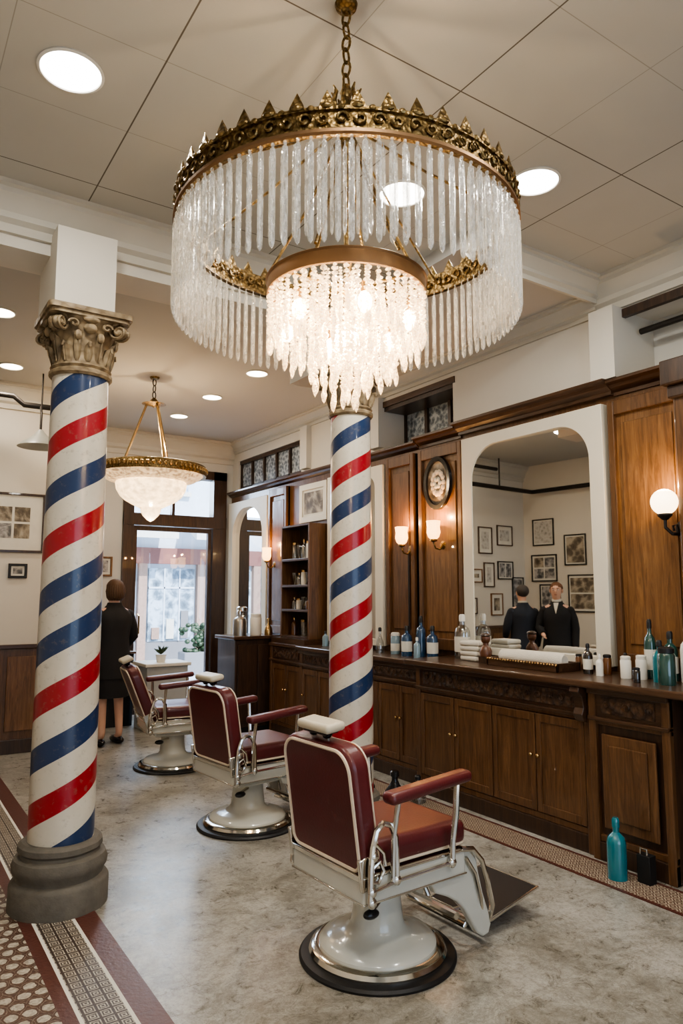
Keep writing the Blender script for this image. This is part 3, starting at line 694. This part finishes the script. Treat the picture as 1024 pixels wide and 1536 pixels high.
# ---------------------------------------------------------------- downlights
def downlight(x,y,z,r,en,mat=DISC,col=(1,.95,.86)):
    e=new('downlight',MB().lathe([(r,-.001),(r*1.1,-.001),(r*1.12,-.008),(r*1.02,-.012),(r,-.006)],WHITEP,40),loc=(x,y,z),label='round recessed ceiling downlight, lit',cat='ceiling light',group='recessed ceiling lights')
    new('diffuser',MB().lathe([(0,-.005),(r*1.01,-.005)],mat,40),parent=e,label='glowing diffuser')
    light('downlight_lamp','AREA',(0,0,-.02),en,col,e,r*1.8,shape='DISK')
for x,y in ((.59,3.04),(2.93,2.50),(2.39,3.0)): downlight(x,y,ZC,.125,26)
for x,y in ((.6,.6),(2.6,.6),(.6,-1.4),(2.6,-1.4)): downlight(x,y,ZC,.125,22)  # extra downlights out of view, added to fill the room with light
for x,y in ((3.08,6.20),(3.05,7.25),(3.05,8.27),(.71,5.9),(1.0,7.3)): downlight(x,y,ZL,.10,13,DISC2,(1,.88,.73))

# ---------------------------------------------------------------- counters
def cabinet(y0,y1,x0,nd,label,h=1.02,carve=True):
    e=new('cabinet',None,loc=(x0,(y0+y1)/2,0),label=label,cat='cabinet'); w=(y1-y0)/2; d=W-.031-x0
    m=MB(); m.box(.02,d,-w,w,0,h,WOODD); m.box(-.01,.03,-w,w,0,.11,WOODD)
    m.box(0,.03,-w,w,.11,.15,WOOD); m.box(0,.03,-w,w,.80,.83,WOOD); m.box(-.025,.03,-w,w,.825,.848,WOODDY); m.box(-.03,.03,-w,w,h-.035,h,WOODDY)
    m.box(-.002,.03,-w,w,.845,h-.03,WOODDY)
    for s in (-1,1): m.box(-.012,.03,s*w-(.05 if s>0 else 0),s*w+(.05 if s<0 else 0),.0,h,WOOD)
    new('body',m,parent=e,bevel=.005,smooth=False)
    m=MB(); m.box(-.010,.0,-w+.09,w-.09,.87,h-.05,CARVE)
    k=int((2*w-.2)/.09)
    for i in range(k):
        yc=-w+.13+(2*w-.26)*i/max(1,k-1); P=[]
        for q in range(11):
            t=q/10*2.2*pi; rad=.028*(1-q/13); P.append((-.011,yc+rad*cos(t)*(1 if i%2 else -1),(.87+h-.05)/2+rad*sin(t)))
        m.tube(P,.0048,CARVE,5)
    new('carved_frieze',m,parent=e,label='carved scroll frieze')
    if nd:
        dw=(2*w-.1)/nd
        for i in range(nd):
            a=-w+.05+dw*i+.005; b=a+dw-.010
            m=MB(); m.box(0,.018,a,b,.155,.795,WOOD); m.box(-.010,0,a,a+.04,.155,.795,WOOD); m.box(-.010,0,b-.04,b,.155,.795,WOOD); m.box(-.010,0,a+.04,b-.04,.155,.21,WOOD); m.box(-.010,0,a+.04,b-.04,.74,.795,WOOD)
            dd=new('door',m,parent=e,bevel=.004,smooth=False)
            yk=b-.025 if i%2==0 else a+.025
            new('knob',MB().ell((-.026,yk,.52),(.014,.014,.014),BRASSP,10,6).tube([(0,yk,.52),(-.02,yk,.52)],.005,BRASSP),parent=dd,label='brass knob')
    else:
        m=MB(); m.box(-.016,.0,-w+.09,w-.09,.2,.75,WOOD); m.box(-.028,-.016,-w+.14,w-.14,.26,.69,WOOD); new('panel',m,parent=e,bevel=.008,smooth=False)
    return e
cabinet(2.95,4.66,3.82,4,'dark carved wooden cabinet under the counter with four doors')
cabinet(2.40,2.94,3.79,0,'carved end cabinet with raised panel under the counter')
cabinet(1.5,2.39,3.92,2,'plain dark wooden cabinet under the counter')
cabinet(4.68,5.72,3.94,3,'dark wooden cabinet under the wall lamps',.99)
cabinet(5.73,6.78,3.94,3,'dark wooden cabinet behind the striped column',.99)
cabinet(6.79,7.55,3.98,2,'dark wooden cabinet below the open shelves',1.03)
m=MB(); m.prism([(0,0),(-.07,0),(-.08,-.03),(-.045,-.06),(-.03,-.13),(-.05,-.17),(-.025,-.21),(0,-.22)],-.035,.035,WOODDY); new('corbel',m,loc=(3.785,2.99,1.018),label='scrolled wooden corbel under the worktop',cat='corbel',bevel=.004)
for y0,y1,x0,z in ((1.45,4.69,3.70,1.0205),(4.70,6.785,3.87,.9905)):
    m=MB(); m.box(x0,W-.031,y0,y1,z,z+.045,WOODDY)
    new('worktop',m,label='polished dark wooden worktop along the wall',cat='worktop',bevel=.012,seg=3,smooth=False)
ZT=1.066; ZT2=1.036
e=new('sideboard',None,loc=(3.85,7.90,0),label='black wooden sideboard near the arched mirror',cat='sideboard')
m=MB(); m.box(-.28,.28,-.25,.25,.06,1.06,WOODD); m.box(-.31,.31,-.28,.28,1.06,1.10,WOODDY); m.box(-.26,.26,-.23,.23,0,.06,BLACK); new('body',m,parent=e,bevel=.008,smooth=False)
for i in range(2): m=MB(); m.box(-.25+.26*i,-.01+.26*i,-.268,-.25,.12,1.0,WOODD); new('door',m,parent=e,bevel=.004,smooth=False)

# ---------------------------------------------------------------- mirrors
def mirror(y0,y1,z0,z1,b,rt,label,x=W-.03,yaw=0):
    e=new('wall_mirror',None,loc=(x,(y0+y1)/2,z0),label=label,cat='mirror'); w=(y1-y0)/2; h=z1-z0
    outer=[(w,0),(w,h),(-w,h),(-w,0)]; inner=rrect(-w+b,w-b,.06,h-b*.8,rt,.0,12)
    new('frame',MB().ring(outer,inner,-.07,0,CREAM),parent=e,bevel=.004,label='cream painted frame')
    k=math.tan(radians(yaw)); m=MB(); n=len(inner); m.add([((-.036 if yaw else -.012)-k*a,a,c) for a,c in inner],[tuple(range(n))],MIRR); new('mirror_glass',m,parent=e,label='silvered glass',smooth=False)
    return e
mirror(3.10,4.54,1.10,2.94,.12,.28,'large mirror in a cream frame with rounded top corners',yaw=2.6)
mirror(5.70,6.74,1.08,2.90,.13,.12,'tall cream-framed mirror behind the striped column')
mirror(8.22,9.40,.98,2.88,.13,.40,'arched mirror in a cream frame by the door')

# ---------------------------------------------------------------- shelving
SY=7.14; SH=.30
e=new('shelving_unit',None,loc=(W-.03,SY,1.09),label='brown open wooden shelves holding glassware',cat='shelves')
m=MB(); m.box(-.26,0,-SH-.03,-SH,0,1.30,WOOD); m.box(-.26,0,SH,SH+.03,0,1.30,WOOD); m.box(-.02,0,-SH,SH,0,1.30,WOODD)
for z in (0,.30,.58,.88,1.275): m.box(-.26,-.02,-SH,SH,z,z+.025,WOODDY)
new('shelf_body',m,parent=e,bevel=.003,smooth=False)
S('trim_18',MB().box(W-.36,W-.031,6.79,7.56,1.031,1.089,WOODDY),smooth=False)

# ---------------------------------------------------------------- bottles
def bottle(x,y,z,h,r,mat,style='round',cap=BLACK,label='bottle',lab=False,name='bottle',cat='bottle',group='bottles and jars on the counter',where='on the wooden counter'):
    if len(label.split())<5: label=label+' '+where
    e=new(name,None,loc=(x,y,z),label=label,cat=cat,group=group)
    if style=='round': P=[(0,0),(r,.0),(r,h*.58),(r*.85,h*.68),(r*.35,h*.76),(r*.33,h*.86),(0,h*.86)]
    elif style=='jar': P=[(0,0),(r*.95,0),(r,h*.08),(r,h*.78),(r*.85,h*.84),(0,h*.84)]
    elif style=='flask': P=[(0,0),(r,0),(r*1.05,h*.15),(r*.9,h*.42),(r*.45,h*.6),(r*.28,h*.72),(r*.28,h*.85),(0,h*.85)]
    else: P=[(0,0),(r*.7,0),(r*.3,h*.05),(r*.3,h*.2),(r*.8,h*.4),(r,h*.9),(r*.95,h*.9),(0,h*.42)]
    new('body',MB().lathe(P,mat,24),parent=e)
    if style!='glass':
        cr=r*.4 if style!='jar' else r*.92
        new('cap',MB().lathe([(0,h*.84),(cr,h*.84),(cr,h*.96),(cr*.7,h),(0,h)],cap,18),parent=e)
    if lab: new('paper_label',MB().lathe([(r*1.01,h*.15),(r*1.012,h*.16),(r*1.012,h*.48),(r*1.01,h*.49)],LABEL,24),parent=e)
    return e
bottle(4.13,4.44,ZT,.36,.065,CLEARB,'round',WHITEP,'clear glass decanter with white stopper',True)
bottle(4.14,3.22,ZT,.15,.025,DARKB,'round',BLACK,'small dark tonic bottle')
bottle(4.04,3.13,ZT,.20,.032,DARKB,'round',BLACK,'dark tonic bottle',True)
bottle(4.12,3.04,ZT,.13,.028,AMBER,'jar',BLACK,'small amber jar')
bottle(4.00,3.01,ZT,.14,.024,WHITEP,'round',WHITEP,'small white bottle')
bottle(4.12,2.90,ZT,.15,.028,AMBER,'round',BLACK,'amber bottle with black cap',True)
bottle(4.02,2.83,ZT,.14,.034,WHITEP,'jar',WHITEP,'white shampoo jar')
bottle(4.05,2.74,ZT,.15,.034,WHITEP,'jar',WHITEP,'white lotion jar')
bottle(4.15,2.74,ZT,.37,.036,GREENB,'round',BLACK,'tall green glass bottle with black cap',True)
bottle(4.03,2.60,ZT,.25,.042,TEAL,'round',BLACK,'dark teal bottle')
bottle(4.16,2.61,ZT,.30,.045,GREENB,'round',BLACK,'green glass bottle',True)
bottle(4.16,2.50,ZT,.33,.04,WHITEP,'round',WHITEP,'white pump bottle')
bottle(3.94,2.50,ZT,.22,.05,GREENB,'jar',BLACK,'green glass jar with lid')
bottle(3.88,2.66,ZT,.09,.022,DARKB,'jar',BLACK,'small dark jar')
bottle(4.20,3.33,ZT,.11,.024,AMBER,'jar',BLACK,'tiny amber pot')
bottle(4.14,5.36,ZT2,.20,.045,PALEB,'jar',WHITEP,'pale blue jar',True)
bottle(4.10,5.14,ZT2,.27,.05,BLUEB,'round',BLACK,'blue disinfectant bottle',True)
bottle(4.16,5.01,ZT2,.36,.045,BLUEB,'round',BLACK,'tall blue bottle')
bottle(4.14,4.83,ZT2,.28,.05,BLUEB,'round',BLACK,'blue bottle with label',True)
bottle(4.03,4.91,ZT2,.18,.03,PALEB,'round',WHITEP,'small pale bottle')
bottle(4.10,5.55,ZT2,.24,.04,CLEARB,'flask',BLACK,'clear glass flask')
for i in range(4):
    bottle(4.12,5.9+.22*i,ZT2,.16+.05*(i%3),.035,[AMBER,WHITEP,GREENB,PALEB][i],'round',BLACK,['amber bottle','white bottle','green bottle','pale blue bottle'][i])
for k,z in enumerate((.0255,.3255,.6055,.9055)):
    n_=5 if k!=0 else 3
    for i in range(n_):
        y=SY-.22+.44*i/(n_-1); mt=[CLEARB,CLEARB,AMBER,CLEARB,WHITEP,CLEARB][(i+k)%6]; st=['glass','jar','round'][(i+k)%3]
        bottle(W-.16,y,1.09+z,[.2,.15,.17,.22][k]*(.85+.2*((i*7)%3)/2),.036,mt,st,BRASSP,{'glass':'stemmed drinking glass','jar':'small lidded glass jar','round':'small glass bottle'}[st],name='drinking_glass' if st=='glass' else 'bottle',cat='glass' if st=='glass' else 'bottle',group='glassware on the open shelves',where='on the open shelves')
bottle(3.68,7.77,1.10,.30,.08,simple('pewter',(.35,.34,.32),.3,.9),'round',CHROME,'pewter shaker',name='shaker',cat='shaker',where='on the black sideboard')
bottle(3.90,7.79,1.10,.26,.07,WHITEP,'jar',WHITEP,'white ceramic canister',name='canister',cat='jar',where='on the black sideboard')
bottle(3.80,7.97,1.10,.34,.07,CLEARB,'jar',CHROME,'tall glass canister',name='canister',cat='jar',where='on the black sideboard')
bottle(4.05,7.75,1.10,.2,.05,BRASSP,'flask',BRASSP,'brass vase',name='vase',cat='vase',where='on the black sideboard')
for i in range(4):
    m=MB(); m.box(-.08,.08,-.10,.10,0,.038,TOWEL); new('folded_towel',m,loc=(4.08,4.24,ZT+.039*i),rot=(0,0,5*i-6),label='folded white towel in a stack on the counter',cat='towel',group='stack of folded towels',bevel=.015,seg=3)
tr=MB().box(-.11,.11,-.32,.32,0,.02,WOODL).box(-.12,-.105,-.33,.33,0,.06,WOODDY).box(.105,.12,-.33,.33,0,.06,WOODDY).box(-.12,.12,-.33,-.315,0,.06,WOODDY).box(-.12,.12,.315,.33,0,.06,WOODDY)
for i in range(26): tr.ell((-.122,-.32+.0256*i,.05),(.008,.010,.010),BRASSP,6,4)
new('wooden_tray',tr,loc=(4.02,3.60,ZT),label='low beaded wooden tray holding a rolled towel',cat='tray',bevel=.003,smooth=False)
m=MB()
m.lathe([(0,-.29),(.035,-.295),(.047,-.28),(.050,-.1),(.046,.1),(.050,.27),(.035,.295),(0,.29)],TOWEL,24,R(90,'X'),wob=lambda a,z:1+.05*sin(a*3+z*30)); new('rolled_towel',m,loc=(4.02,3.60,ZT+.072),label='rolled white towel lying in the tray',cat='towel')
m=MB(); m.box(-.04,.04,-.04,.04,0,.05,WOODD); m.lathe([(0,.05),(.045,.05),(.05,.09),(.035,.12),(.022,.135),(.022,.15),(.034,.165),(.038,.19),(.03,.215),(0,.225)],wood('carved_bust_wood',(.12,.045,.02),(.2,.08,.035)),20)
m.ell((-.036,0,.185),(.008,.006,.01),WOODD,8,5); m.ell((0,0,.21),(.04,.042,.02),WOODD,12,6)
new('bust_figurine',m,loc=(4.0,4.04,ZT),label='small carved wooden bust on the counter',cat='figurine')
bottle(3.62,2.66,.003,.33,.054,TEAL,'round',TEAL,'large turquoise bottle standing on the floor',group='floor bottles')
m=MB(); m.box(-.03,.03,-.04,.04,0,.15,BLACK); m.tube([(-.02,-.02,.15),(-.02,-.02,.185),(-.02,.02,.185),(-.02,.02,.15)],.006,CHROME,6)
new('electric_appliance',m,loc=(3.70,2.53,.003),label='small black electric appliance standing on the floor',cat='appliance',bevel=.010)
bottle(3.42,4.45,.0,.26,.085,BLACKG,'flask',BLACKG,'squat black jug on the floor',name='jug',cat='jug',group='floor jugs')
bottle(3.62,4.42,.003,.20,.06,CLEARB,'flask',BLACK,'clear glass jug on the floor',name='jug',cat='jug',group='floor jugs')
bottle(3.30,4.62,0,.14,.05,BLACKG,'jar',BLACK,'small black pot on the floor',name='jug',cat='jug',group='floor jugs')

# ---------------------------------------------------------------- sconces
def sconce(y,z,x,style,label,en,mat=SHADE):
    e=new('wall_sconce',None,loc=(x,y,z),label=label,cat='wall lamp',group='wall sconces')
    if style=='tulip':
        new('backplate',MB().lathe([(0,0),(.04,0),(.045,.008),(.03,.02),(0,.025)],BRASS,20,T((0,0,-.12))@R(-90,'Y')),parent=e)
        m=MB(); m.tube([(-.01,0,-.12),(-.05,0,-.16),(-.10,0,-.15),(-.12,0,-.10),(-.12,0,-.08)],.008,BRASS); m.lathe([(0,-.10),(.035,-.085),(.03,-.07),(0,-.07)],BRASS,16,T((-.12,0,0))); new('arm',m,parent=e)
        new('lamp_shade',MB().lathe([(.022,-.075),(.046,-.05),(.058,-.01),(.053,.04),(.060,.095),(.055,.095),(.042,.04),(.0,-.06)],mat,24,T((-.12,0,0)),wob=lambda a,z:1+.06*sin(a*6)),parent=e,label='glowing tulip glass shade')
        light('sconce_light','POINT',(-.12,0,.14),en,(1,.50,.18),e,.01)
    else:
        new('backplate',MB().lathe([(0,0),(.05,0),(.05,.02),(.02,.03),(0,.03)],IRON,20,T((0,-.03,-.16))@R(-90,'Y')),parent=e)
        m=MB(); m.tube([(-.01,-.03,-.16),(-.06,-.03,-.20),(-.12,-.02,-.20),(-.16,0,-.16),(-.16,0,-.10)],.011,IRON); m.tube([(-.06,-.03,-.20),(-.08,-.03,-.14),(-.11,-.02,-.15),(-.10,-.02,-.18)],.007,IRON); m.lathe([(0,-.12),(.02,-.11),(.045,-.085),(.045,-.075),(0,-.075)],IRON,16,T((-.16,0,0))); new('arm',m,parent=e)
        new('globe',MB().ell((-.16,0,0),.082,GLOBE,28,18),parent=e,label='glowing round globe')
        light('sconce_light','POINT',(-.16,0,.11),en,(1,.66,.34),e,.01)
sconce(4.83,2.15,W-.06,'tulip','brass wall sconce with tulip glass shade under the plaque',11)
sconce(5.29,2.13,W-.06,'tulip','brass wall sconce with tulip glass shade beside the pilaster',11)
sconce(7.62,2.08,W-.03,'tulip','brass wall sconce between shelves and arched mirror',7)
sconce(8.05,2.08,W-.06,'tulip','brass wall sconce beside the arched mirror',7)
sconce(2.58,2.17,W-.06,'globe','round globe wall sconce on a dark iron arm',9)
m=MB(); m.tube([(0,0,-.15),(0,0,-1.0)],.008,IRON); new('cable',m,loc=(W-.098,5.29,2.13),label='dark cable running down below the wall lamp',cat='cable')
e=new('wall_plaque',None,loc=(W-.072,4.87,2.60),label='oval dark-framed plaque with carved floral relief',cat='plaque')
oct_=[(.18*cos(a),.245*sin(a)) for a in [2*pi*i/48 for i in range(48)]]
inn=[(p*.80,q*.82) for p,q in oct_]
new('frame',MB().ring(oct_,inn,-.035,0,BLACKG),parent=e,bevel=.006,label='dark frame')
m=MB(); m.add([(-.01,a,b) for a,b in inn],[tuple(range(48))],ART1)
for i in range(14):
    a=2*pi*i/14; m.ell((-.014,.075*cos(a),.10*sin(a)),(.012,.028,.028),PIPE,8,6)
for i in range(6): a=2*pi*i/6; m.ell((-.02,.035*cos(a),.035*sin(a)),(.014,.022,.022),CREAM,8,6)
new('relief',m,parent=e,label='cream floral relief')

# ---------------------------------------------------------------- pictures
def picture(c,w,h,face,fm,am,label,mat_w=.05,fw=.025,grid=(1,1)):
    rot={'x-':0,'y-':90,'x+':180}[face]
    e=new('picture_frame',None,loc=c,rot=(0,0,rot),label=label,cat='picture',group='framed wall pictures')
    o=[(w/2,-h/2),(w/2,h/2),(-w/2,h/2),(-w/2,-h/2)]; i=[((w/2-fw)*s,(h/2-fw)*t) for s,t in ((1,-1),(1,1),(-1,1),(-1,-1))]
    new('frame',MB().ring(o,i,-.025,0,fm),parent=e,bevel=.003,smooth=False)
    m=MB(); m.box(-.010,-.004,-w/2+fw,w/2-fw,-h/2+fw,h/2-fw,LABEL); new('mat_board',m,parent=e,smooth=False)
    gw,gh=grid; iw=w-2*fw-2*mat_w; ih=h-2*fw-2*mat_w; g=.012
    for a in range(gw):
        for b in range(gh):
            y0=-iw/2+iw*a/gw+(g if gw>1 else 0); y1=-iw/2+iw*(a+1)/gw-(g if gw>1 else 0); z0=-ih/2+ih*b/gh+(g if gh>1 else 0); z1=-ih/2+ih*(b+1)/gh-(g if gh>1 else 0)
            m=MB(); m.box(-.012,-.010,y0,y1,z0,z1,(am,ART2,ART1,am)[(a+2*b)%4] if gw*gh>1 else am); new('print',m,parent=e,smooth=False)
picture((1.19,YA,2.33),.62,.62,'y-',WOODD,ART1,'dark framed group of sepia photographs',.11,grid=(2,2))
picture((1.26,YA,1.83),.18,.15,'y-',BLACK,ART2,'tiny dark framed photograph on white wall',.02)
picture((2.45,YB,1.95),.38,.26,'y-',WOODL,ART2,'small wooden framed picture on the wall',.03)
for x,z,w,h,a,g in ((.55,2.42,.42,.50,ART2,(1,1)),(-.16,2.46,.34,.44,ART3,(1,1)),(-.66,2.56,.40,.34,ART3,(1,1)),(.44,1.72,.28,.40,ART2,(1,1)),(.08,1.88,.30,.22,ART1,(1,1)),(-.24,1.90,.26,.40,ART3,(1,1)),(-.66,1.98,.40,.30,ART2,(2,1)),(-.98,1.62,.30,.50,ART2,(1,1)),(.24,1.40,.34,.26,ART3,(1,1)),(-.42,1.42,.30,.36,ART1,(1,1))):
    picture((x,YA,z),w,h,'y-',BLACK if a is ART2 else (WOODDX if a is ART3 else WOODL),a,{0:'black framed print on the white wall',1:'thin wooden framed pale print',2:'honey wood framed sepia print'}[0 if a is ART2 else (1 if a is ART3 else 2)],.02 if a is ART2 else .06,.018,g)
for y,z,w,h,a,g in ((7.6,2.62,.42,.45,ART3,(1,1)),(7.6,2.02,.5,.45,ART2,(2,2)),(7.5,1.45,.4,.6,ART2,(1,1)),(7.0,2.3,.4,.5,ART1,(1,1)),(6.9,1.6,.5,.6,ART1,(1,2)),(6.4,2.1,.5,.4,ART3,(1,1)),(6.3,2.7,.4,.5,ART2,(1,1))):
    picture((XL,y,z),w,h,'x+',BLACK,a,'black framed photograph collage on white wall',.02,.02,g)
picture((W-.03,7.14,2.67),.62,.46,'x-',CREAM,ART1,'cream framed picture above the shelves',.03,.07)
m=MB(); m.tube([(XL+.15,7.7,3.30),(.8,7.7,3.30)],.035,IRON,10); m.tube([(XL+.15,7.7,3.30),(XL+.15,3.0,3.30)],.035,IRON,10)
for x in (-.2,.7): m.tube([(x,7.7,3.30),(x,7.7,ZL)],.012,IRON)
new('ceiling_pipe',m,label='dark iron pipe hanging below the ceiling',cat='pipe')

# ---------------------------------------------------------------- reception desk & plant by door
e=new('reception_desk',None,loc=(3.0,8.50,0),label='grey and white desk by the street door',cat='desk')
m=MB(); m.box(-.25,.25,-.22,.22,0,.74,GREY); m.box(-.28,.28,-.25,.25,.74,.78,WHITEP); new('body',m,parent=e,bevel=.008,smooth=False)
e=new('low_cabinet',None,loc=(2.56,9.02,0),label='dark low cabinet beside the desk',cat='cabinet')
m=MB(); m.box(-.2,.2,-.2,.2,0,.86,BLACKG); m.box(-.22,.22,-.22,.22,.86,.89,WOODDX); new('body',m,parent=e,bevel=.006,smooth=False)
e=new('potted_plant',None,loc=(2.97,8.45,.78),label='small leafy plant in a white pot on the desk',cat='plant')
new('pot',MB().lathe([(0,0),(.05,0),(.065,.09),(.06,.09),(0,.08)],WHITEP,20),parent=e)
m=MB()
for i in range(26):
    a=random.uniform(0,2*pi); l=random.uniform(.06,.13); t=random.uniform(.2,1.0)
    M=T((0,0,.09))@R(math.degrees(a),'Z')@R(math.degrees(t),'Y'); m.tube([(0,0,0),(0,0,l*.5),(.01,0,l)],[.002,.016,.002],LEAF,5,M)
new('foliage',m,parent=e)

# ---------------------------------------------------------------- people
def skin_obj(name,verts,edges,radii,mat,parent=None,root=0,sub=2,**k):
    me=D.meshes.new(name); me.from_pydata(verts,edges,[]); me.materials.append(mat); me.update()
    o=D.objects.new(name,me); COL.objects.link(o)
    o.modifiers.new('Skin','SKIN')
    sv=me.skin_vertices[0].data
    for i,r in enumerate(radii):
        sv[i].radius=r if isinstance(r,tuple) else (r,r); sv[i].use_root=(i==root)
    o.modifiers[0].use_smooth_shade=True
    s=o.modifiers.new('Sub','SUBSURF'); s.levels=sub; s.render_levels=sub
    if parent: o.parent=parent
    for a,v in k.items(): o[a]=v
    return o
def person(loc,rot,label,hair,coat,hairlong=False,hem=.84,skirt=False,arms=None,sc=1,shirt=True):
    v=[(0,0,.95),(0,0,1.10),(0,.0,1.28),(0,-.005,1.42),(0,-.005,1.49),(0,.020,1.555),(0,.022,1.60),(0,.012,1.66),(0,.0,1.725)]
    r=[(.145,.10),(.125,.095),(.15,.105),(.10,.07),.056,(.058,.072),(.074,.092),(.088,.108),(.060,.075)]
    e=[(i,i+1) for i in range(8)]
    def addv(p,rad,frm): v.append(p); r.append(rad); e.append((frm,len(v)-1)); return len(v)-1
    arms=arms or {}; AR={s:arms.get(s,((.225,-.02,1.12),(.235,.07,.88))) for s in (-1,1)}
    for s in (-1,1):
        el,wr=AR[s]
        sh=addv((s*.16,0,1.38),.052,3); ee=addv((s*el[0],el[1],el[2]),.04,sh); ww=addv((s*wr[0],wr[1],wr[2]),.028,ee)
        d=(Vector(wr)-Vector(el)).normalized(); p=Vector(wr)+d*.06; pl=addv((s*p.x,p.y,p.z),(.018,.036),ww)
        for k in range(4):
            q=p+d*.045+Vector((-.005,(k-1.5)*.019,0)); f1=addv((s*q.x,q.y,q.z),.009,pl); L=(.03,.036,.034,.024)[k]
            q2=q+d*L+Vector((-.012,0,0)); addv((s*q2.x,q2.y,q2.z),.008,f1)
        q=Vector(wr)+d*.03+Vector((-.02,.035,0)); t1=addv((s*q.x,q.y,q.z),.010,pl); q=q+d*.03+Vector((-.008,.008,0)); addv((s*q.x,q.y,q.z),.008,t1)
        hp=addv((s*.085,0,.90),.085,0); kn=addv((s*.095,.015,.50),.055,hp); an=addv((s*.10,-.02,.10),.038,kn); addv((s*.11,.09,.035),(.036,.028),an)
    b=skin_obj('person',v,e,r,SKIN,label=label,category='person')
    b.location=loc; b.rotation_euler=(0,0,radians(rot)); b.scale=(sc,)*3
    fold=lambda a,z:1+.022*sin(a*7+z*9)+.016*sin(a*11-z*14)
    m=MB(); m.loft([(0,-.005,hem,.205,.155),(0,-.005,hem+.08,.20,.150),(0,0,1.0,.188,.138),(0,0,1.10,.175,.128),(0,0,1.20,.188,.135),(0,-.005,1.30,.205,.142),(0,-.008,1.36,.205,.126),(0,-.010,1.40,.175,.106),(0,-.010,1.435,.122,.090),(0,-.010,1.475,.082,.078),(0,-.012,1.50,.074,.072)],coat,32,wob=fold)
    for s in (-1,1):
        el,wr=AR[s]; S0=Vector((s*.164,-.005,1.365)); E0=Vector((s*(el[0]+.008),el[1],el[2])); W0=Vector((s*wr[0],wr[1],wr[2]))
        m.ell(tuple(S0),(.068,.076,.060),coat,14,10); m.tube([S0,S0.lerp(E0,.5)+Vector((s*.012,0,0)),E0,E0.lerp(W0,.5),W0],[.068,.064,.057,.052,.045],coat,14)
    new('jacket',m,parent=b,label='dark jacket',ang=60)
    m=MB()
    if skirt: m.loft([(0,0,.50,.185,.150),(0,0,.62,.195,.150),(0,0,.80,.195,.145),(0,0,.98,.165,.125)],SUIT,28,wob=fold)
    else:
        m.loft([(0,0,.80,.165,.12),(0,0,.90,.175,.13),(0,0,1.0,.165,.122)],SUIT,24)
        for s in (-1,1): m.tube([(s*.088,0,.90),(s*.092,.005,.70),(s*.097,.015,.50),(s*.099,.0,.28),(s*.10,-.012,.06)],[.098,.092,.078,.074,.076],SUIT,16)
    new('skirt' if skirt else 'trousers',m,parent=b,label='dark skirt' if skirt else 'dark trousers',ang=60)
    for s in (-1,1):
        new('shoe',MB().ell((s*.108,.045,.041),(.05,.135,.042),BLACKG,14,8),parent=b)
        new('ear',MB().ell((s*.080,.005,1.635),(.014,.022,.034),SKIN,10,6),parent=b)
        new('eye',MB().ell((s*.030,.098,1.648),(.013,.010,.008),WHITEP,10,6).ell((s*.03,.107,1.648),(.006,.003,.006),BLACK,8,5),parent=b)
        new('eyebrow',MB().ell((s*.031,.103,1.668),(.020,.006,.005),hair,10,6),parent=b)
    new('nose',MB().ell((0,.110,1.622),(.014,.018,.026),SKIN,10,8),parent=b)
    new('mouth',MB().ell((0,.096,1.580),(.022,.008,.006),LIPS,10,6),parent=b)
    def cut(q):
        if q.y>.03 and q.z<1.69: q=Vector((q.x,min(q.y,.085),1.69+(q.z-1.69)*.15))
        return q
    m=MB(); m.ell((0,-.012,1.665),(.090,.108,.092),hair,28,20,fn=cut)
    if hairlong:
        for k in range(14):
            a=pi+pi*k/13; m.tube([(.078*cos(a),-.012+.088*sin(a),1.69),(.088*cos(a),-.015+.098*sin(a),1.62),(.080*cos(a),-.015+.090*sin(a),1.555),(.070*cos(a),-.012+.080*sin(a),1.525)],[.018,.022,.018,.006],hair,6)
    new('hair',m,parent=b,ang=70)
    if shirt:
        m=MB(); m.add([(-.035,.088,1.472),(.035,.088,1.472),(.020,.128,1.40),(0,.142,1.32),(-.020,.128,1.40)],[(0,1,2,3,4)],LABEL); m.lathe([(.060,1.47),(.070,1.49),(.062,1.525),(.057,1.52)],LABEL,20)
        new('shirt',m,parent=b,label='pale shirt collar and front')
    return b
person((2.22,7.85,0),12,'person in a black coat standing with back turned',HAIRB,SUIT,True,hem=.70,skirt=True,shirt=False,arms={1:((.235,.01,1.13),(.19,.17,.98))})
person((.58,6.72,0),30,'person with short grey hair in a navy jacket',HAIRG,NAVY,sc=.98,arms={1:((.24,.0,1.13),(.20,.17,1.02))})
person((.43,6.26,0),-118,'person with reddish hair in a dark jacket facing the mirror',HAIRR,SUIT,sc=1.0,arms={-1:((.235,.0,1.13),(.17,.19,1.05))})

# ---------------------------------------------------------------- lights & world
w=D.worlds.new('world'); bpy.context.scene.world=w; w.use_nodes=True
bg=w.node_tree.nodes['Background']; bg.inputs[0].default_value=(.62,.79,1,1); bg.inputs[1].default_value=4.0
light('sun','SUN',(6,6,12),10,(1,.99,.98),rot=(50,0,10))
light('added_window_fill','AREA',(1.3,YF-.3,1.8),120,(1,.97,.92),size=3.2,shape='RECTANGLE',size_y=2.2,rot=(90,0,180))  # soft fill lamp added behind the camera, at the invented window
light('street_daylight','AREA',(3.5,YB+1.6,3.6),220,(.70,.85,1),size=2.2,shape='RECTANGLE',size_y=1.6,rot=(-52,0,0))
